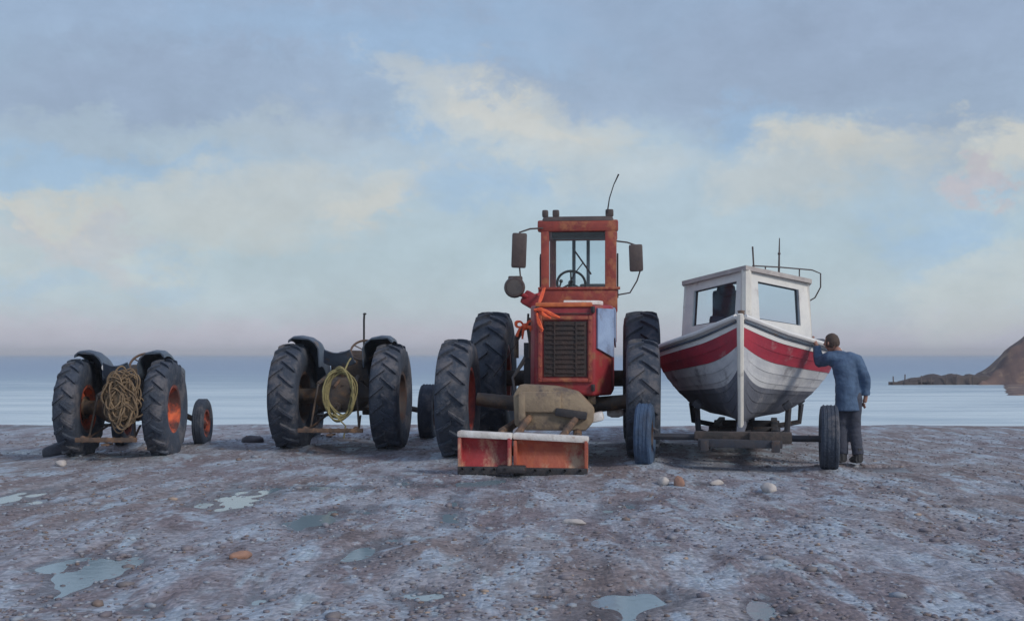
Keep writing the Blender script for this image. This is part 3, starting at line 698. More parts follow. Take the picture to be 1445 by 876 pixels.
# wheelhouse with vee front
def wall_win(name, A, B, zb, zt, u0, u1, w0, w1, th=.045, lean=Vector((0, 0, 0)), zbB=None, ztB=None):
    """wall from A to B (plan points) with one rectangular window (u along, w up), glazed"""
    A = Vector((A[0], A[1], 0)); B = Vector((B[0], B[1], 0)); zbB = zb if zbB is None else zbB; ztB = zt if ztB is None else ztB
    nrm = (B - A).cross(Vector((0, 0, 1))).normalized() * th
    def pt(u, w, k): 
        z = (zb + (zbB - zb) * u) * (1 - w) + (zt + (ztB - zt) * u) * w
        return A.lerp(B, u) + Vector((0, 0, z)) + lean * w - nrm * k
    us = [0, u0, u1, 1]; ws = [0, w0, w1, 1]
    b = MB()
    for k in (0, 1):
        vs = [pt(u, w, k) for w in ws for u in us]
        b.add(vs, [(j * 4 + i, j * 4 + i + 1, j * 4 + i + 5, j * 4 + i + 4) for j in range(3) for i in range(3) if not (i == 1 and j == 1)])
    for (ua, wa, ub, wb_) in ((u0, w0, u1, w0), (u1, w0, u1, w1), (u1, w1, u0, w1), (u0, w1, u0, w0), (0, 0, 1, 0), (1, 0, 1, 1), (1, 1, 0, 1), (0, 1, 0, 0)):
        b.add([pt(ua, wa, 0), pt(ub, wb_, 0), pt(ub, wb_, 1), pt(ua, wa, 1)], [(0, 1, 2, 3)])
    wl_ = b.build(name, cabin_white, boat, 0)
    fr = MB(); e = .022
    ring = [pt(u0, w0, -.25), pt(u1, w0, -.25), pt(u1, w1, -.25), pt(u0, w1, -.25)]
    fr.tube(ring, .02, 6, closed=True); fr.build('window_frame', dark_steel, wl_)
    pane(wl_, [pt(u0, w0, .5), pt(u1, w0, .5), pt(u1, w1, .5), pt(u0, w1, .5)], 'window_pane', cabin_glass)
    return wl_
ct = 2.53; ce = 2.40
TIP = (.04, 1.25); SL = (-.86, 2.35); SR = (.90, 2.30); BL = (-.84, 3.9); BR = (.86, 3.9)
zd = lambda y: sheer(y / LB) - .02
lean = Vector((0, .10, 0))
wall_win('front_wall', (TIP[0] - .01, TIP[1]), SL, zd(1.25), ct, .14, .84, .36, .88, lean=Vector((.05, .12, 0)), zbB=zd(2.3), ztB=ce)
wall_win('front_wall', SR, (TIP[0] + .01, TIP[1]), zd(2.3), ce, .17, .82, .36, .88, lean=Vector((-.05, .12, 0)), zbB=zd(1.25), ztB=ct)
wall_win('side_wall', SL, BL, zd(2.3), ce, .15, .75, .45, .88, lean=Vector((.05, .06, 0)))
wall_win('side_wall', BR, SR, zd(2.3), ce, .25, .85, .45, .88, lean=Vector((-.05, .06, 0)))
b = MB(); b.tube([(TIP[0], TIP[1] + .005, zd(1.25) - .05), (TIP[0], TIP[1] + .125, ct)], [.075, .07], 8)
b.build('corner_post', hull_cream, boat)
for c_, lx in ((SL, .05), (SR, -.05)): b = MB(); b.tube([(c_[0], c_[1], zd(2.3) - .05), (c_[0] + lx, c_[1] + .10, ce)], .045, 8); b.build('corner_post', hull_cream, boat)
roofp = [(TIP[0], TIP[1] + .02), (SL[0] - .01, SL[1] + .05), (BL[0] - .02, BL[1] + .1), (BR[0] + .02, BR[1] + .1), (SR[0] + .01, SR[1] + .05)]
b = MB(); rim_ = [(TIP[0], TIP[1] + .02, ct), (SL[0] - .03, SL[1] + .04, ce), (BL[0] - .04, BL[1] + .1, ce), (.02, BL[1] + .1, ct), (BR[0] + .04, BR[1] + .1, ce), (SR[0] + .03, SR[1] + .04, ce)]
mid = Vector((.02, 2.5, ct + .02)); nr = len(rim_)
b.add([Vector(p) + Vector((0, 0, h_)) for h_ in (0, .06) for p in rim_] + [mid, mid + Vector((0, 0, .06))],
      [(i, (i + 1) % nr, nr + (i + 1) % nr, nr + i) for i in range(nr)] + [(2 * nr, (i + 1) % nr, i) for i in range(nr)] + [(2 * nr + 1, nr + i, nr + (i + 1) % nr) for i in range(nr)])
b.build('wheelhouse_roof', roof_grey, boat)
# roof rail, masts, wires
b = MB()
zr = ct + .06
def bp(px, py, d): return (Matrix.Translation((BX, BY, 0)) @ Matrix.Rotation(BA, 4, 'Z')).inverted() @ P(px, py, d)
b.tube([bp(1062, 375, 15.6), bp(1100, 377, 15.9), bp(1146, 381, 16.3), bp(1158, 386, 16.4), bp(1158, 405, 16.4), bp(1150, 420, 16.5), bp(1143, 424, 16.5)], .010, 6)
b.tube([bp(1064, 386, 15.6), bp(1063, 366, 15.6), bp(1062, 348, 15.6)], .012, 6)
b.tube([bp(1080, 390, 15.8), bp(1080, 376, 15.8)], .009, 6); b.tube([bp(1128, 395, 16.2), bp(1128, 380, 16.2)], .009, 6)
b.build('roof_rail', mirror_brown, boat)
b = MB(); b.tube([bp(1099, 392, 15.95), bp(1099.5, 360, 15.95), bp(1100, 336, 15.95)], [.016, .012, .007], 6); b.ball(bp(1099.5, 358, 15.95), .022); b.build('mast', mirror_brown, boat)
# helm seat and wheel inside
b = MB(); b.box((-.30, 2.75, 1.72), (.42, .40, .5), bevel=.06); b.box((-.28, 2.95, 2.10), (.40, .12, .50), bevel=.06); b.ball((-.28, 2.9, 2.36), .13, (1.1, .7, .8)); b.build('helm_seat', slate_paint, boat)
# clutter on the right side deck
b = MB(); b.box((1.0, 2.55, 1.52), (.26, .6, .20), bevel=.05); b.box((1.05, 3.1, 1.50), (.22, .4, .16), rot=(0, .2, .2), bevel=.05); b.build('deck_locker', slate_paint, boat)

trailer = empty('boat_trailer', (BX, BY, 0), BA)
tag(trailer, 'low dark steel boat trailer with one bluish tyre, beneath the fishing boat', 'trailer')
b = MB()
for s in (-.42, .42): b.box((s, 2.3, .30), (.10, 5.2, .14), bevel=.015)
for y in (-.20, .9, 2.3, 3.9): b.box((0, y, .325), (1.0, .12, .10), bevel=.015)
b.build('trailer_frame', trailer_steel, trailer)
b = MB(); b.box((-.0, -.10, .41), (1.1, .14, .10), bevel=.02); b.box((.36, -.20, .40), (.50, .10, .14), bevel=.02); b.build('bolster', M('dark_wet_timber', (.10, .075, .065, 1), (.055, .05, .05, 1), .8, 0, 6, .5, 25), trailer)
b = MB(); b.tube([(-1.06, .02, .38), (1.06, .02, .38)], .04, 8); b.build('trailer_axle', trailer_steel, trailer)
for px, s in ((907, -1), (1171, 1)):
    lx = bp(px, 600, 13.95 if s < 0 else 13.5).x
    wheel(trailer, (lx, .02, .385), .40, .22, .2, dark_rim, s, False, .1, rubber_blue if s < 0 else rubber)
for y in (.35, 2.2, 4.2):
    b = MB(); b.lathe([(-.12, .06), (-.06, .045), (0, .04), (.06, .045), (.12, .06)], 'X', 14, (0, y, .40)); b.build('keel_roller', dark_steel, trailer)
for (x, y, z) in ((-.62, 1.0, .98), (.62, 1.0, .98), (-.85, 3.2, .95), (.85, 3.2, .95)):
    b = MB(); sg = 1 if x > 0 else -1
    zt = z
    b.tube([(sg * .42, y, .33), (x * .92, y, .40), (x * .95, y, zt - .28)], .04, 8); b.box((x * .93, y, zt - .24), (.12, .5, .08), rot=(0, -sg * R_(38), 0), bevel=.02)
    b.build('hull_support', trailer_steel, trailer)

# ------------------------------------------------------------------ person beside the boat
def skin_mesh(name, verts, edges, radii, mat, parent, root=0, sub=2, extra=None):
    me = bpy.data.meshes.new(name + '_skel'); me.from_pydata([tuple(v) for v in verts], edges, [])
    o = bpy.data.objects.new(name + '_skel', me); COL.objects.link(o)
    md = o.modifiers.new('skin', 'SKIN'); md.use_smooth_shade = True; md.branch_smoothing = .6
    for i, r in enumerate(radii):
        sv = me.skin_vertices[0].data[i]; sv.radius = r if isinstance(r, tuple) else (r, r); sv.use_root = (i == root)
    sb = o.modifiers.new('sub', 'SUBSURF'); sb.levels = sub; sb.render_levels = sub
    bpy.context.view_layer.update()
    dg = bpy.context.evaluated_depsgraph_get(); ev = o.evaluated_get(dg)
    m2 = bpy.data.meshes.new_from_object(ev); m2.name = name
    bpy.data.objects.remove(o); bpy.data.meshes.remove(me)
    if extra:
        b = bmesh.new(); b.from_mesh(m2); tmp = bpy.data.meshes.new('t'); tmp.from_pydata([tuple(v) for v in extra.v], [], extra.f); b.from_mesh(tmp)
        bmesh.ops.recalc_face_normals(b, faces=b.faces); b.to_mesh(m2); b.free(); bpy.data.meshes.remove(tmp)
    m2.materials.clear(); m2.materials.append(mat)
    for p in m2.polygons: p.use_smooth = True; p.material_index = 0
    r = bpy.data.objects.new(name, m2); COL.objects.link(r); r.parent = parent
    return r
D = 14.5
pb = P(1200, 664, D); PX = pb.x
person = empty('person', (PX, D, 0), 0)
tag(person, 'person in a faded blue jacket and dark trousers standing by the boat', 'person')
def W(px, z, y=0): return Vector(((px - HX) / FPX * D - PX, y, z))
hd = W(1178, 1.545, .14)
J = dict(pel=W(1197, .88, 0), sp=W(1196, 1.05, .01), ch=W(1193, 1.24, .03), nk=W(1186, 1.42, .06), hb=W(1182, 1.50, .10),
         shl=W(1173, 1.36, .08), ell=W(1164, 1.29, .24), wrl=W(1162, 1.53, .34), hl=W(1160, 1.59, .41),
         shr=W(1208, 1.325, -.01), elr=W(1220, 1.08, -.05), wrr=W(1221, .85, -.02), hr=W(1219.5, .78, .0),
         hil=W(1191, .84, .03), knl=W(1190, .47, .06), anl=W(1189, .09, .02), tol=W(1185, .04, .17),
         hir=W(1204, .84, -.02), knr=W(1206, .47, .01), anr=W(1209, .09, -.06), tor=W(1206, .04, .10))
keys = list(J); idx = {k: i for i, k in enumerate(keys)}
E = [('pel', 'sp'), ('sp', 'ch'), ('ch', 'nk'), ('nk', 'hb'), ('ch', 'shl'), ('shl', 'ell'), ('ell', 'wrl'), ('wrl', 'hl'), ('ch', 'shr'), ('shr', 'elr'), ('elr', 'wrr'), ('wrr', 'hr'),
     ('pel', 'hil'), ('hil', 'knl'), ('knl', 'anl'), ('anl', 'tol'), ('pel', 'hir'), ('hir', 'knr'), ('knr', 'anr'), ('anr', 'tor')]
rad = dict(pel=(.11, .08), sp=(.10, .075), ch=(.10, .075), nk=.055, hb=.052, shl=.045, ell=.036, wrl=.027, hl=.032, shr=.045, elr=.036, wrr=.027, hr=.032,
           hil=.085, knl=.058, anl=.042, tol=.036, hir=.085, knr=.058, anr=.042, tor=.036)
ex = MB()
def headfn(p):
    q = p.copy()
    if q.z < 0: q.x *= 1 + .28 * q.z; q.y *= 1 + .12 * q.z
    return q
hb = bmesh.new(); bmesh.ops.create_icosphere(hb, subdivisions=3, radius=1)
fx = Vector((-.62, .78, 0)).normalized(); rx = Vector((fx.y, -fx.x, 0))
def hp(a, f, z): return hd + rx * a + fx * f + Vector((0, 0, z))
for v in hb.verts:
    q = headfn(v.co); v.co = hp(q.x * .078, q.y * .098, q.z * .118)
ex.bm(hb)
ex.tube([hp(0, .09, .012), hp(0, .118, -.018), hp(0, .095, -.028)], [.010, .018, .008], 6)
for s in (-1, 1): ex.ball(hp(s * .080, -.005, -.005), .028, (.5, .8, 1.1), 1)
ex.tube([hp(-.024, .092, -.056), hp(0, .098, -.056), hp(.024, .092, -.056)], [.004, .007, .004], 6)
for nm in ('l', 'r'):
    h = J['h' + nm]; w_ = J['wr' + nm]; dr = (h - w_).normalized(); side = dr.cross(Vector((0, 1, 0))).normalized()
    sgn = 1 if nm == 'l' else -1
    for i, ln in enumerate((.066, .075, .071, .055)):
        o_ = h + Vector((0, 1, 0)) * (.026 - .0175 * i) + dr * .008; c_ = side * sgn * -.012
        ex.tube([o_, o_ + dr * ln * .5 + c_ * .5, o_ + dr * ln * .8 + c_ * 2.2], [.0095, .009, .0065], 6)
    o_ = h - dr * .01 + Vector((0, 1, 0)) * .03
    ex.tube([o_, o_ + dr * .03 + Vector((0, .025, 0)), o_ + dr * .06 + Vector((0, .022, 0))], [.011, .010, .007], 6)
skin_mesh('body', [J[k] for k in keys], [(idx[a], idx[c]) for a, c in E], [rad[k] for k in keys], skin, person, 0, 2, ex)
for s in (-1, 1):
    b = MB(); b.ball(hp(s * .03, .086, .012), .012, sub=1); b.build('eye', eye_white, person)
hb = MB(); hb2 = bmesh.new(); bmesh.ops.create_icosphere(hb2, subdivisions=3, radius=1)
kill = []
for v in hb2.verts:
    q = headfn(v.co); n_ = 1 + .05 * noise.noise(v.co * 5)
    if (q.y > .45 and q.z < .45) or q.z < -.62 - .2 * q.y: kill.append(v)
    v.co = hp(q.x * .088 * n_, q.y * .106 * n_ - .004, q.z * .127 * n_ + .004)
bmesh.ops.delete(hb2, geom=kill, context='VERTS'); bmesh.ops.solidify(hb2, geom=list(hb2.faces), thickness=.012); hb.bm(hb2)
hb.build('hair', hair_brown, person, 60)
# jacket and trousers: tapered volumes fused into one garment each
def fused(name, tubes, mat, voxel=.014, it=6):
    b = MB()
    for pts, rd, fl in tubes:
        P_ = []; R2 = []
        for i in range(len(pts) - 1):
            for k in range(4):
                t = k / 4; P_.append(pts[i].lerp(pts[i + 1], t)); R2.append(rd[i] + (rd[i + 1] - rd[i]) * t)
        P_.append(pts[-1]); R2.append(rd[-1]); b.tube(P_, R2, 16, flat=fl)
        b.ball(P_[0], R2[0] * .98, (1, fl if fl < 1 else 1, 1), 2) if fl == 1.0 else None
    o = b.build(name + '_raw', mat, None)
    md = o.modifiers.new('r', 'REMESH'); md.mode = 'VOXEL'; md.voxel_size = voxel
    sm = o.modifiers.new('s', 'SMOOTH'); sm.iterations = it; sm.factor = .5
    bpy.context.view_layer.update()
    m2 = bpy.data.meshes.new_from_object(o.evaluated_get(bpy.context.evaluated_depsgraph_get())); m2.name = name
    old = o.data; bpy.data.objects.remove(o); bpy.data.meshes.remove(old)
    for v in m2.vertices:          # cloth creases
        q = v.co * 9
        v.co += Vector((noise.noise(q), noise.noise(q + Vector((7, 0, 0))), 0)) * .008 + v.normal * (.006 * noise.noise(Vector((q.x * 1.2, q.y * 1.2, q.z * 2.6))))
    for p in m2.polygons: p.use_smooth = True
    r = bpy.data.objects.new(name, m2); COL.objects.link(r); r.parent = person; m2.materials.clear(); m2.materials.append(mat)
    return r
up = Vector((0, 0, 1))
fused('jacket', [
    ([J['pel'] - up * .20, J['pel'] + up * .02, J['sp'], J['ch'] + up * .02, J['ch'].lerp(J['nk'], .45)], [.205, .195, .19, .20, .16], .74),
    ([J['ch'].lerp(J['nk'], .3), J['nk'] - up * .02, J['nk'] + up * .03], [.15, .085, .068], .95),
    ([J['ch'].lerp(J['shl'], .35) + up * .03, J['shl'], J['ell'], J['wrl'].lerp(J['ell'], .12)], [.11, .092, .07, .054], 1.0),
    ([J['ch'].lerp(J['shr'], .35) + up * .06, J['shr'], J['elr'], J['wrr'].lerp(J['elr'], .12)], [.11, .084, .07, .054], 1.0)], cloth_blue)
fused('trousers', [
    ([J['pel'] + up * .06, J['pel'] - up * .08, J['pel'] - up * .16], [.165, .165, .13], .74),
    ([J['hil'] + up * .02, J['hil'].lerp(J['knl'], .4), J['knl'], J['anl'] + up * .03], [.105, .10, .078, .074], 1.0),
    ([J['hir'] + up * .02, J['hir'].lerp(J['knr'], .4), J['knr'], J['anr'] + up * .03], [.105, .10, .078, .074], 1.0)], cloth_dark)
for nm in ('l', 'r'):
    a, t_ = J['an' + nm], J['to' + nm]; b = MB()
    b.tube([a + Vector((0, -.05, -.02)), a + Vector((0, .02, -.02)), a.lerp(t_, .6) + Vector((0, 0, -.0)), t_ + Vector((0, .03, .002))], [.05, .058, .05, .034], 10)
    b.tube([a + Vector((0, 0, -.04)), a + Vector((0, 0, .12))], [.06, .062], 10)
    b.build('boot', boot_rubber, person)

# ------------------------------------------------------------------ ground, sea, headland
def axis_steps(segs):
    out = [segs[0][0]]
    for a, c, n in segs:
        for i in range(1, n + 1): out.append(a + (c - a) * i / n)
    return out
bpy.context.view_layer.update()
for o in list(bpy.data.objects):
    if o.name.split('.')[0] == 'wheel':
        p_ = o.matrix_world.translation; SUNK.append((p_.x, p_.y, .28 + .2 * p_.z))
xs = axis_steps([(-3000, -300, 6), (-300, -40, 14), (-40, -12, 40), (-12, -7, 40), (-7, 7, 420), (7, 12, 40), (12, 40, 40), (40, 300, 14), (300, 3000, 6)])
ys = axis_steps([(-400, -20, 10), (-20, 4, 24), (4, 15, 250), (15, 27, 80), (27, 60, 30), (60, 200, 8), (200, 3000, 6)])
vs = [(x, y, ground_h(x, y)) for y in ys for x in xs]; nx = len(xs)
fs = [(j * nx + i, j * nx + i + 1, (j + 1) * nx + i + 1, (j + 1) * nx + i) for j in range(len(ys) - 1) for i in range(nx - 1)]
b = MB(); b.add(vs, fs)

hs = sorted(ground_h(-6.5 + 13 * (i % 60) / 59, 5 + 7.5 * (i // 60) / 59) for i in range(3600))
level = hs[int(.030 * len(hs))]
def beach_material():
    m = bpy.data.materials.new('shingle_beach')
    nt, N, L = nodes_of(m)
    out = N.new('ShaderNodeOutputMaterial'); bs = N.new('ShaderNodeBsdfPrincipled'); tc = N.new('ShaderNodeTexCoord')
    def mp(sc, src=None):
        k = N.new('ShaderNodeMapping'); k.inputs['Scale'].default_value = sc; L.new(src or tc.outputs['Object'], k.inputs['Vector']); return k.outputs[0]
    def nz(vec, scale, det=4, rough=.6, dist=0.0):
        k = N.new('ShaderNodeTexNoise'); k.inputs['Scale'].default_value = scale; k.inputs['Detail'].default_value = det; k.inputs['Roughness'].default_value = rough; k.inputs['Distortion'].default_value = dist
        L.new(vec, k.inputs['Vector']); return k
    def rng(src, a, c, lo=0, hi=1):
        k = N.new('ShaderNodeMapRange'); k.inputs[1].default_value = a; k.inputs[2].default_value = c; k.inputs[3].default_value = lo; k.inputs[4].default_value = hi; k.interpolation_type = 'SMOOTHSTEP'
        L.new(src, k.inputs[0]); return k.outputs[0]
    def mix(f, a, c):
        k = N.new('ShaderNodeMix'); k.data_type = 'RGBA'
        if isinstance(f, float): k.inputs[0].default_value = f
        else: L.new(f, k.inputs[0])
        for s_, q in ((6, a), (7, c)):
            if isinstance(q, tuple): k.inputs[s_].default_value = q
            else: L.new(q, k.inputs[s_])
        return k.outputs[2]
    stretch = mp((1.0, .42, 1.0))
    n1 = nz(stretch, 1.3, 6, .66, .5).outputs[0]
    n2 = nz(mp((1.1, .40, 1.0)), 2.6, 4, .60, .3).outputs[0]
    n3 = nz(mp((.5, .4, 1)), .55, 3, .5).outputs[0]
    n4 = nz(mp((1, .33, 1)), 9, 3, .6, .5).outputs[0]
    vor = N.new('ShaderNodeTexVoronoi'); vor.inputs['Scale'].default_value = 24; L.new(tc.outputs['Object'], vor.inputs['Vector'])
    vcol = N.new('ShaderNodeSeparateColor'); L.new(vor.outputs['Color'], vcol.inputs[0])
    c = mix(rng(n1, .40, .60), (.195, .165, .18, 1), (.31, .325, .37, 1))
    c = mix(rng(n3, .42, .62, 0, .5), c, (.21, .17, .155, 1))
    c = mix(rng(n2, .50, .64, 0, .85), c, (.35, .41, .48, 1))
    c = mix(rng(n2, .42, .30, 0, .7), c, (.105, .085, .088, 1))
    nD = nz(mp((1.0, .36, 1)), 3.6, 3, .55, .3).outputs[0]
    c = mix(rng(nD, .57, .68, 0, .65), c, (.37, .46, .52, 1))
    c = mix(rng(n4, .61, .68, 0, .75), c, (.36, .39, .44, 1))
    c = mix(rng(n4, .40, .31, 0, .75), c, (.125, .10, .10, 1))
    spz = N.new('ShaderNodeSeparateXYZ'); L.new(tc.outputs['Object'], spz.inputs[0])
    wet = rng(spz.outputs['Z'], level + .018, level + .004, 0, 1)
    dk = N.new('ShaderNodeMix'); dk.data_type = 'RGBA'; dk.blend_type = 'MULTIPLY'; dk.inputs[7].default_value = (.55, .54, .55, 1); L.new(c, dk.inputs[6]); L.new(wet, dk.inputs[0]); c = dk.outputs[2]
    # per stone tone
    st_ = N.new('ShaderNodeMix'); st_.data_type = 'RGBA'; st_.blend_type = 'MULTIPLY'; st_.inputs[0].default_value = .8
    L.new(c, st_.inputs[6])
    tone = rng(vcol.outputs[0], 0, 1, .7, 1.3); cmb = N.new('ShaderNodeCombineColor')
    for i in range(3): L.new(tone, cmb.inputs[i])
    L.new(cmb.outputs[0], st_.inputs[7]); L.new(st_.outputs[2], bs.inputs['Base Color'])
    # damp hollows are glossier
    rw = N.new('ShaderNodeMath'); rw.operation = 'MULTIPLY'; L.new(rng(n2, .55, .68, .85, .5), rw.inputs[0]); L.new(rng(wet, 0, 1, 1, .45), rw.inputs[1]); L.new(rw.outputs[0], bs.inputs['Roughness'])
    bp_ = N.new('ShaderNodeBump'); bp_.inputs['Strength'].default_value = .55; bp_.inputs['Distance'].default_value = .02; bp_.invert = True
    L.new(vor.outputs['Distance'], bp_.inputs['Height'])
    bp2 = N.new('ShaderNodeBump'); bp2.inputs['Strength'].default_value = .5; bp2.inputs['Distance'].default_value = .06
    L.new(n4, bp2.inputs['Height']); L.new(bp_.outputs[0], bp2.inputs['Normal']); L.new(bp2.outputs[0], bs.inputs['Normal'])
    L.new(bs.outputs[0], out.inputs[0])
    return m
g = b.build('beach', beach_material(), None, 180, recalc=False); tag(g, 'purple-grey shingle beach with damp blue-grey patches', None, None, 'structure')

pm = bpy.data.materials.new('pool_water'); nt_, N_p, L_p = nodes_of(pm)
o_ = N_p.new('ShaderNodeOutputMaterial'); p_b = N_p.new('ShaderNodeBsdfPrincipled'); p_b.inputs['Base Color'].default_value = (.22, .30, .34, 1); p_b.inputs['Roughness'].default_value = .12; p_b.inputs['IOR'].default_value = 1.33
p_t = N_p.new('ShaderNodeTexCoord'); p_n = N_p.new('ShaderNodeTexNoise'); p_n.inputs['Scale'].default_value = 14; p_bp = N_p.new('ShaderNodeBump'); p_bp.inputs['Strength'].default_value = .06; p_bp.inputs['Distance'].default_value = .02
L_p.new(p_t.outputs['Object'], p_n.inputs['Vector']); L_p.new(p_n.outputs[0], p_bp.inputs['Height']); L_p.new(p_bp.outputs[0], p_b.inputs['Normal']); L_p.new(p_b.outputs[0], o_.inputs[0])
b = MB(); b.add([(8.5 * math.cos(2 * PI * i / 40), 8.9 + 4.2 * math.sin(2 * PI * i / 40), level) for i in range(40)], [tuple(range(40))])
tag(b.build('pool_water', pm, None, 0), 'shallow water lying in the hollows of the shingle', None, None, 'structure')

def sea_material():
    m = bpy.data.materials.new('sea_water')
    nt, N, L = nodes_of(m)
    out = N.new('ShaderNodeOutputMaterial'); bs = N.new('ShaderNodeBsdfPrincipled'); tc = N.new('ShaderNodeTexCoord')
    sp = N.new('ShaderNodeSeparateXYZ'); L.new(tc.outputs['Object'], sp.inputs[0])
    def nz(sc, scale, det=5, dist=.3):
        k = N.new('ShaderNodeMapping'); k.inputs['Scale'].default_value = sc; L.new(tc.outputs['Object'], k.inputs['Vector'])
        n = N.new('ShaderNodeTexNoise'); n.inputs['Scale'].default_value = scale; n.inputs['Detail'].default_value = det; n.inputs['Distortion'].default_value = dist
        L.new(k.outputs[0], n.inputs['Vector']); return n.outputs[0]
    def rng(src, a, c, lo=0, hi=1):
        k = N.new('ShaderNodeMapRange'); k.inputs[1].default_value = a; k.inputs[2].default_value = c; k.inputs[3].default_value = lo; k.inputs[4].default_value = hi
        k.interpolation_type = 'SMOOTHSTEP'; L.new(src, k.inputs[0]); return k.outputs[0]
    def mth(op, a, c):
        k = N.new('ShaderNodeMath'); k.operation = op
        for i, q in enumerate((a, c)):
            if isinstance(q, (int, float)): k.inputs[i].default_value = q
            else: L.new(q, k.inputs[i])
        return k.outputs[0]
    y = sp.outputs['Y']
    fn = nz((.10, .35, 1), 1.0, 6)
    near = rng(y, 40, 140, .34, -.10)
    fn2 = nz((.05, .28, 1), 1.0, 5, .6)
    foam = rng(mth('ADD', mth('ADD', mth('MULTIPLY', fn, .6), mth('MULTIPLY', fn2, .4)), near), .49, .90)
    mx = N.new('ShaderNodeMix'); mx.data_type = 'RGBA'
    deep = N.new('ShaderNodeMix'); deep.data_type = 'RGBA'; deep.inputs[6].default_value = (.34, .45, .53, 1); deep.inputs[7].default_value = (.27, .36, .48, 1)
    L.new(rng(y, 55, 190), deep.inputs[0])
    L.new(deep.outputs[2], mx.inputs[6]); mx.inputs[7].default_value = (.60, .70, .74, 1); L.new(foam, mx.inputs[0])
    L.new(mx.outputs[2], bs.inputs['Base Color'])
    L.new(rng(foam, 0, 1, .42, .85), bs.inputs['Roughness'])
    bs.inputs['IOR'].default_value = 1.33
    w1 = nz((.12, .5, 1), 1.3, 5); w2 = nz((.02, .09, 1), 1.0, 4)
    bp = N.new('ShaderNodeBump'); bp.inputs['Strength'].default_value = .8; bp.inputs['Distance'].default_value = .6; L.new(w1, bp.inputs['Height'])
    bp2 = N.new('ShaderNodeBump'); bp2.inputs['Strength'].default_value = .5; bp2.inputs['Distance'].default_value = 2.5; L.new(w2, bp2.inputs['Height']); L.new(bp.outputs[0], bp2.inputs['Normal'])
    L.new(bp2.outputs[0], bs.inputs['Normal']); L.new(bs.outputs[0], out.inputs[0])
    return m
SEA = -.9
sx_ = axis_steps([(-25000, -200, 10), (-200, 200, 80), (200, 25000, 10)]); sy_ = axis_steps([(26, 60, 40), (60, 140, 40), (140, 600, 20), (600, 40000, 12)])
def sea_h(x, y):
    f = max(0, 1 - (y - 26) / 120)
    return SEA + f * (.10 * noise.noise(Vector((x * .04, y * .16, 0))) + .05 * noise.noise(Vector((x * .2, y * .5, 2))))
b = MB(); nx = len(sx_); b.add([(x, y, sea_h(x, y)) for y in sy_ for x in sx_], [(j * nx + i, j * nx + i + 1, (j + 1) * nx + i + 1, (j + 1) * nx + i) for j in range(len(sy_) - 1) for i in range(nx - 1)])
o = b.build('sea', sea_material(), None, 180, recalc=False); tag(o, 'grey-blue sea paling to white surf along the beach', None, None, 'structure')

# headland of dark earth and rock at the right
xs = axis_steps([(24, 48, 130), (48, 150, 40)]); ys = axis_steps([(58, 82, 40), (82, 96, 60), (96, 150, 24)])
def head_h(x, y):
    n_ = noise.noise(Vector((x * .25, y * .25, 1))) ; n2 = noise.noise(Vector((x * .9, y * .9, 5))); n3 = noise.noise(Vector((x * 2.2, y * 2.2, 8)))
    toe = 84.5 + 1.6 * noise.noise(Vector((x * .12, 2, 0)))
    n4 = abs(noise.noise(Vector((x * .6, y * .35, x * .2)))); n5 = abs(noise.noise(Vector((x * 1.7, y * 1.1, 3))))
    up = max(0, min((x - .405 * y + .3 * n_) * .74 + .25 - .7 * n4 * .5 - .25 * n5, (y - toe) * 1.3 + .7 - .5 * n4, 8 + 1.5 * n_))
    far = max(0, 1 - max(0, y - 110) / 35)
    apron = max(0, min(.5, (x - .425 * y + .3 * n2) * .5, (y - 60.5) * .12 + .1 * n2))
    z = -1.3 + apron + up * far + (.22 * n2 + .10 * n3 + .3 * n_) * min(1, up * 2)
    return z
b = MB(); nx = len(xs); b.add([(x, y, head_h(x, y)) for y in ys for x in xs], [(j * nx + i, j * nx + i + 1, (j + 1) * nx + i + 1, (j + 1) * nx + i) for j in range(len(ys) - 1) for i in range(nx - 1)])
cliff_mat = M('headland_earth', (.19, .125, .105, 1), (.115, .085, .09, 1), .9, 0, .5, .8, 3, (.30, .22, .16, 1), .45, .6)
o = b.build('headland', cliff_mat, None, 60, recalc=False); tag(o, 'dark brown headland sloping down to the sea', None, None, 'structure')
# low breakwater running out from it
bwk = empty('breakwater', (33, 86, SEA), 0); tag(bwk, 'low dark breakwater with timber posts running out from the headland', 'breakwater')
b = MB(); n = 70; vs = []
for i in range(n + 1):
    t = i / n; x = -3.6 + 13.5 * t; j = noise.noise(Vector((x * 1.3, 0, 0))); j2 = noise.noise(Vector((x * 3.3, 4, 0)))
    hgt = (.78 + .16 * j + .10 * j2) * min(1, .35 + t * 4); yy = .5 * j2
    vs += [(x, -.9 + yy * .3, -.4), (x, -.55 + yy * .4, hgt * .75), (x, -.2, hgt), (x, .5, hgt * .95), (x, 1.0, -.4)]
b.add(vs, [(i * 5 + j, i * 5 + j + 1, i * 5 + j + 6, i * 5 + j + 5) for i in range(n) for j in range(4)] + [(0, 1, 2, 3, 4), tuple(n * 5 + q for q in range(5))])
b.build('stone_bank', stone_dark, bwk, 25)
rg = random.Random(4)
for i in range(7):
    x = -4.3 + i * .95 + rg.uniform(-.2, .2)
    b = MB(); b.box((x, -.9 + rg.uniform(-.1, .1), .28), (.08, .08, .75 + rg.uniform(-.2, .35)), rot=(0, rg.uniform(-.06, .06), 0), bevel=.015); b.build('post', timber_dark, bwk)
b = MB(); b.box((-3.6, -.8, .12), (2.2, .16, .26), bevel=.02); b.box((-2.2, -.75, .30), (1.9, .14, .2), bevel=.02); b.build('waling_beam', timber_dark, bwk)

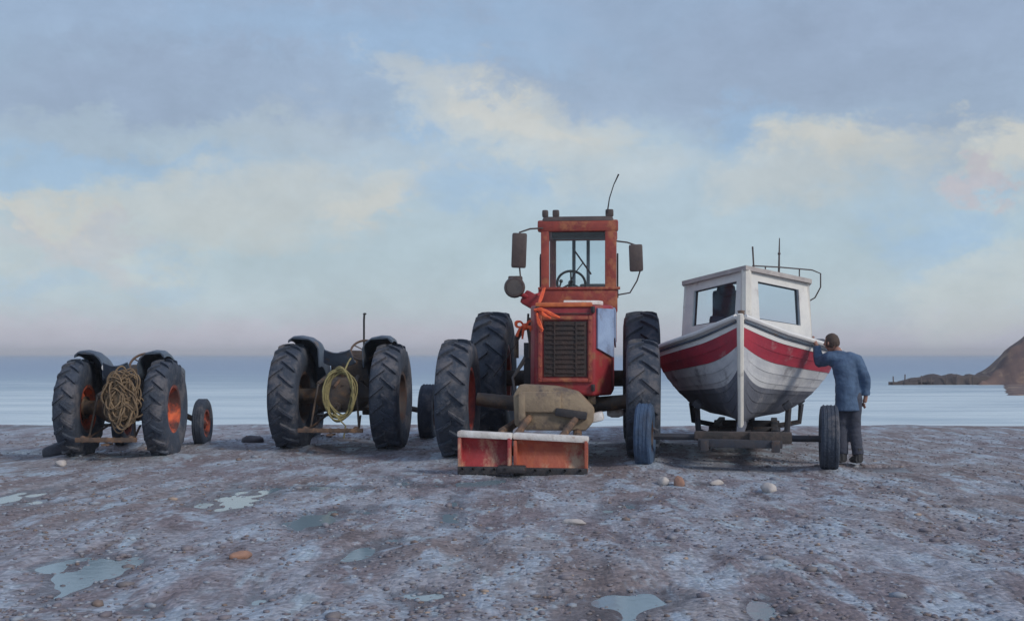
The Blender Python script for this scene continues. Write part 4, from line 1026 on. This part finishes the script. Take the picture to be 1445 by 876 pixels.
# stones
def rock(name, px, py, size, sc, mat, label, seed):
    d = CAMH * FPX / (py - HY); x = (px - HX) / FPX * d
    b = MB(); b.ball((0, 0, 0), size, sc, 3, fn=lambda p: p * (1 + .22 * noise.noise(p * 1.4 + Vector((seed, 0, 0))) + .06 * noise.noise(p * 4 + Vector((0, seed, 0)))))
    o = b.build(name, mat, None, 60); o.location = (x, d, ground_h(x, d) + size * sc[2] * .45); o.rotation_euler = (0, 0, seed)
    return tag(o, label, 'rock')
rock('rock', 82, 641, .16, (1.5, .9, .75), rock_slate, 'dark rounded rock beside the left rear tyre of the small grey tractor', 1)
rock('rock', 86, 655, .09, (1.2, .8, .6), rock_pale, 'pale stone just in front of the dark rounded rock', 2)
rock('rock', 357, 625, .15, (1.3, .9, .5), rock_mat, 'low dark rock on the shingle between the two old tractors', 3)
rock('rock', 340, 784, .062, (1.5, .7, .55), rock_orange, 'orange brick fragment lying alone on the shingle', 4)
rock('rock', 936, 682, .07, (1.3, .8, .8), rock_pale, 'pale stone on the shingle in front of the blue trailer tyre', 5)
rock('rock', 958, 684, .065, (.9, .8, 1.1), rock_orange, 'upright sandy orange stone in front of the boat trailer', 6)
rock('rock', 1012, 678, .06, (1.6, .8, .6), rock_pale, 'small flat cream stone in front of the boat', 7)
rock('rock', 1085, 690, .085, (1.4, .9, .7), rock_pale, 'largest pale stone, on the shingle in front of the boat', 8)
rock('rock', 810, 735, .06, (1.8, .8, .5), rock_pale, 'flat cream stone on the open shingle below the red blade', 9)

# pebbles scattered over the near shingle
def pebbles():
    rg = random.Random(11); base = bmesh.new(); bmesh.ops.create_icosphere(base, subdivisions=1, radius=1)
    bv = [v.co.copy() for v in base.verts]; bf = [[v.index for v in f.verts] for f in base.faces]; base.free()
    V = []; F = []
    N_ = 13000
    for k in range(N_):
        u = rg.random(); y = 5.3 + 15.0 * u ** 1.55; x = rg.uniform(-1, 1) * (y * .5 + .3)
        if noise.noise(Vector((x * .9, y * .5, 7))) < rg.uniform(-.6, .3): continue
        s = rg.uniform(.008, .022) * (1.0 if rg.random() < .95 else rg.uniform(1.5, 2.6)); a = rg.random() * PI
        ca, sa = math.cos(a), math.sin(a); e = (rg.uniform(1, 1.5), rg.uniform(.7, 1), rg.uniform(.35, .6)); z = ground_h(x, y) + s * .15
        o = len(V); ph = rg.random() * 9
        for p in bv:
            w_ = 1 + .16 * math.sin(p.x * 3 + ph) * math.cos(p.y * 2.6 + ph)
            q = (p.x * e[0] * s * w_, p.y * e[1] * s * w_, p.z * e[2] * s * w_)
            V.append((x + q[0] * ca - q[1] * sa, y + q[0] * sa + q[1] * ca, z + q[2]))
        F += [[i + o for i in f] for f in bf]
    me = bpy.data.meshes.new('pebbles'); me.from_pydata(V, [], F); me.polygons.foreach_set('use_smooth', [True] * len(F))
    m = bpy.data.materials.new('pebble_stone'); nt, N, L = nodes_of(m)
    out = N.new('ShaderNodeOutputMaterial'); bs = N.new('ShaderNodeBsdfPrincipled'); ge = N.new('ShaderNodeNewGeometry'); cr = N.new('ShaderNodeValToRGB')
    cr.color_ramp.interpolation = 'CONSTANT'
    cols = [(0, (.17, .15, .17)), (.2, (.20, .18, .20)), (.38, (.24, .245, .28)), (.55, (.18, .16, .165)), (.7, (.27, .30, .35)), (.84, (.13, .115, .13)), (.90, (.20, .15, .13)), (.955, (.33, .36, .40)), (.985, (.38, .29, .23))]
    while len(cr.color_ramp.elements) < len(cols): cr.color_ramp.elements.new(.5)
    for e, (p, c) in zip(cr.color_ramp.elements, cols): e.position = p; e.color = c + (1,)
    L.new(ge.outputs['Random Per Island'], cr.inputs[0]); L.new(cr.outputs[0], bs.inputs['Base Color']); bs.inputs['Roughness'].default_value = .62
    L.new(bs.outputs[0], out.inputs[0]); me.materials.append(m)
    o = bpy.data.objects.new('pebbles', me); COL.objects.link(o)
    tag(o, 'grey and purple pebbles strewn over the near shingle', 'pebbles', None, 'stuff')
pebbles()

# ------------------------------------------------------------------ sky and light
SUN_EL, SUN_AZ = R_(33), R_(129)      # azimuth from +Y towards +X: light comes from the right, a little behind the camera
world = bpy.data.worlds.new('World'); scene.world = world; world.use_nodes = True
nt = world.node_tree; N, L = nt.nodes, nt.links; N.clear()
out = N.new('ShaderNodeOutputWorld'); bg = N.new('ShaderNodeBackground'); bg.inputs['Strength'].default_value = .1; L.new(bg.outputs[0], out.inputs[0])
sky = N.new('ShaderNodeTexSky'); sky.sky_type = 'NISHITA'; sky.sun_disc = False; sky.sun_elevation = SUN_EL; sky.sun_rotation = SUN_AZ
tc = N.new('ShaderNodeTexCoord'); nrm = N.new('ShaderNodeVectorMath'); nrm.operation = 'NORMALIZE'; L.new(tc.outputs['Generated'], nrm.inputs[0])
sp = N.new('ShaderNodeSeparateXYZ'); L.new(nrm.outputs[0], sp.inputs[0])
def mth(op, a, c=None, clamp=False):
    k = N.new('ShaderNodeMath'); k.operation = op; k.use_clamp = clamp
    for i, q in enumerate((a, c)):
        if q is None: continue
        if isinstance(q, (int, float)): k.inputs[i].default_value = q
        else: L.new(q, k.inputs[i])
    return k.outputs[0]
AZ = mth('ARCTAN2', sp.outputs['X'], sp.outputs['Y']); EL = mth('ARCSINE', sp.outputs['Z'])
# cloud wobble noise on the direction itself
def wn(scale, det=5, rough=.6, dist=.2, st=(1, 1, 1)):
    k = N.new('ShaderNodeMapping'); k.inputs['Scale'].default_value = st; L.new(nrm.outputs[0], k.inputs['Vector'])
    n_ = N.new('ShaderNodeTexNoise'); n_.inputs['Scale'].default_value = scale; n_.inputs['Detail'].default_value = det; n_.inputs['Roughness'].default_value = rough; n_.inputs['Distortion'].default_value = dist
    L.new(k.outputs[0], n_.inputs['Vector']); return n_
nA = wn(7, 6, .62, .3, (1, 1, 1.8)); nB = wn(22, 6, .7, .2, (1, 1, 1.5)); nC = wn(3.2, 5, .55, .5, (1, 1, 2.6))
sc_ = N.new('ShaderNodeSeparateColor'); L.new(nA.outputs['Color'], sc_.inputs[0])
sc2 = N.new('ShaderNodeSeparateColor'); L.new(nB.outputs['Color'], sc2.inputs[0])
AZw = mth('ADD', AZ, mth('ADD', mth('MULTIPLY', mth('SUBTRACT', sc_.outputs[0], .5), .24), mth('MULTIPLY', mth('SUBTRACT', sc2.outputs[0], .5), .11)))
ELw = mth('ADD', EL, mth('ADD', mth('MULTIPLY', mth('SUBTRACT', sc_.outputs[1], .5), .11), mth('MULTIPLY', mth('SUBTRACT', sc2.outputs[1], .5), .07)))
def mix(f, a, c):
    k = N.new('ShaderNodeMix'); k.data_type = 'RGBA'
    if isinstance(f, (int, float)): k.inputs[0].default_value = f
    else: L.new(f, k.inputs[0])
    for s_, q in ((6, a), (7, c)):
        if isinstance(q, tuple): k.inputs[s_].default_value = q
        else: L.new(q, k.inputs[s_])
    return k.outputs[2]
ramp = N.new('ShaderNodeValToRGB'); L.new(mth('DIVIDE', EL, 1.5708, True), ramp.inputs[0])
stops = [(0, (174, 175, 192)), (.012, (177, 181, 194)), (.028, (175, 189, 198)), (.055, (171, 192, 204)), (.09, (168, 188, 203)), (.13, (158, 179, 200)), (.17, (152, 173, 199)), (.21, (147, 167, 194)), (.4, (145, 160, 188)), (1, (150, 162, 188))]
while len(ramp.color_ramp.elements) < len(stops): ramp.color_ramp.elements.new(.5)
for e, (p, c) in zip(ramp.color_ramp.elements, stops): e.position = p; e.color = S(*c)
colr = ramp.outputs[0]
def blob(px, py, rx, ry, rot=0, sharp=1.6, amt=1.0):
    a0 = math.atan2(px - HX, FPX); e0 = math.atan2((HY - py) * math.cos(a0), FPX)
    c_, s_ = math.cos(R_(rot)), math.sin(R_(rot))
    dx = mth('SUBTRACT', AZw, a0); dy = mth('SUBTRACT', ELw, e0)
    u = mth('MULTIPLY', mth('ADD', mth('MULTIPLY', dx, c_), mth('MULTIPLY', dy, s_)), FPX / rx)
    v = mth('MULTIPLY', mth('SUBTRACT', mth('MULTIPLY', dy, c_), mth('MULTIPLY', dx, s_)), FPX / ry)
    q = mth('ADD', mth('MULTIPLY', u, u), mth('MULTIPLY', v, v))
    k = N.new('ShaderNodeMapRange'); k.interpolation_type = 'SMOOTHSTEP'; k.inputs[1].default_value = 1.6; k.inputs[2].default_value = 1.35 - sharp / 1.05; k.inputs[3].default_value = 0; k.inputs[4].default_value = amt
    L.new(q, k.inputs[0]); return k.outputs[0]
def union(bl):
    r = bl[0]
    for x in bl[1:]: r = mth('MAXIMUM', r, x)
    return r
cream = S(190, 195, 194); creamy = S(199, 199, 193); grey = S(145, 161, 185); blue = S(146, 179, 212); pink = S(186, 178, 188); pale = S(175, 192, 200)
# darker slate cloud
colr = mix(union([blob(160, 130, 210, 70, 6, 1.5, .75), blob(330, 150, 200, 55, 0, 1.6, .55), blob(1180, 70, 420, 90, 5, 1.6, .75), blob(820, 120, 170, 45, 0, 1.6, .55), blob(1360, 130, 130, 120, 0, 1.5, .6)]), colr, grey)
# openings of clearer blue
colr = mix(union([blob(100, 235, 190, 30, 4, 1.6, .55), blob(600, 180, 60, 30, -20, 1.5, .6), blob(1070, 170, 80, 40, 0, 1.6, .55), blob(60, 385, 60, 40, 0, 1.6, .5), blob(240, 390, 70, 28, 0, 1.6, .55), blob(1330, 345, 100, 60, 0, 1.6, .6), blob(560, 60, 300, 40, 0, 1.6, .4), blob(680, 270, 90, 30, 0, 1.6, .5)]), colr, blue)
# pale grey veils
colr = mix(union([blob(380, 355, 520, 85, 0, 1.6, .6), blob(1000, 300, 260, 90, 0, 1.6, .3), blob(820, 220, 180, 60, 0, 1.6, .45), blob(200, 180, 220, 26, 0, 1.6, .4), blob(1200, 400, 300, 50, 0, 1.6, .45), blob(1400, 380, 110, 45, 25, 1.6, .6)]), colr, pale)
# cream cloud heads
colr = mix(union([blob(690, 170, 160, 55, -20, 1.5, .8), blob(560, 115, 80, 30, -22, 1.6, .6), blob(770, 185, 90, 60, 0, 1.5, .8), blob(880, 250, 140, 45, 0, 1.6, .45),
                  blob(300, 300, 340, 60, 8, 1.6, .75), blob(430, 200, 180, 40, 0, 1.6, .25), blob(60, 300, 70, 30, -30, 1.3, .85), blob(530, 280, 110, 40, 8, 1.3, .8),
                  blob(1205, 208, 125, 50, -8, 1.4, .9), blob(1130, 255, 110, 45, 0, 1.6, .65), blob(1425, 218, 80, 52, 0, 1.4, .9), blob(1420, 400, 120, 50, 30, 1.6, .5)]), colr, cream)
colr = mix(union([blob(720, 165, 70, 24, -15, 1.3, .6), blob(30, 295, 50, 20, -25, 1.3, .6), blob(560, 290, 60, 22, 8, 1.3, .5), blob(1205, 195, 70, 22, -8, 1.2, .6), blob(1435, 205, 40, 26, 0, 1.2, .6)]), colr, creamy)
colr = mix(union([blob(1400, 255, 34, 24, 0, 1.3, .6), blob(90, 345, 90, 22, -20, 1.6, .3)]), colr, pink)
colr = mix(union([blob(300, 480, 520, 26, 0, 1.6, .45), blob(1330, 500, 170, 26, 0, 1.6, .5)]), colr, S(184, 181, 195))
# soft broken texture in the cloud layer
tx = N.new('ShaderNodeMapRange'); tx.inputs[1].default_value = .3; tx.inputs[2].default_value = .7; tx.inputs[3].default_value = .94; tx.inputs[4].default_value = 1.06; L.new(nB.outputs[0], tx.inputs[0])
tx2 = N.new('ShaderNodeMapRange'); tx2.inputs[1].default_value = .3; tx2.inputs[2].default_value = .7; tx2.inputs[3].default_value = .94; tx2.inputs[4].default_value = 1.06; L.new(nC.outputs[0], tx2.inputs[0])
vs_ = N.new('ShaderNodeVectorMath'); vs_.operation = 'SCALE'; L.new(colr, vs_.inputs[0]); L.new(mth('MULTIPLY', mth('MULTIPLY', tx.outputs[0], tx2.outputs[0]), 10.0), vs_.inputs['Scale'])
final = mix(.93, sky.outputs[0], vs_.outputs[0])
L.new(final, bg.inputs['Color'])

sd = bpy.data.lights.new('sun', 'SUN'); sd.energy = 1.7; sd.angle = R_(14); sd.color = (1.0, .93, .84)
so = bpy.data.objects.new('sun', sd); COL.objects.link(so)
sv = Vector((math.sin(SUN_AZ) * math.cos(SUN_EL), math.cos(SUN_AZ) * math.cos(SUN_EL), math.sin(SUN_EL)))
so.rotation_euler = sv.to_track_quat('Z', 'Y').to_euler(); so.location = (20, -10, 20)

scene.view_settings.view_transform = 'Standard'; scene.view_settings.look = 'None'; scene.view_settings.gamma = 1; scene.view_settings.use_curve_mapping = False
scene.view_settings.exposure = 0.12
scene.cycles.use_denoising = True
scene.cycles.max_bounces = 6

hb_ = MB(); hb_.add([(sx2 * 2600, sy2, sz2) for sz2 in (-3.2, 13) for sy2 in (-200, 2900) for sx2 in (-1, 1)], [(0, 1, 3, 2), (4, 5, 7, 6), (0, 1, 5, 4), (2, 3, 7, 6), (0, 2, 6, 4), (1, 3, 7, 5)])
hm = bpy.data.materials.new('sea_haze'); nt3, N3, L3 = nodes_of(hm)
ho = N3.new('ShaderNodeOutputMaterial'); hv = N3.new('ShaderNodeVolumePrincipled'); hv.inputs['Color'].default_value = (.985, .975, .99, 1); hv.inputs['Density'].default_value = .0006
L3.new(hv.outputs[0], ho.inputs['Volume'])
tag(hb_.build('haze', hm, None, 0), 'thin sea haze', None, None, 'stuff')
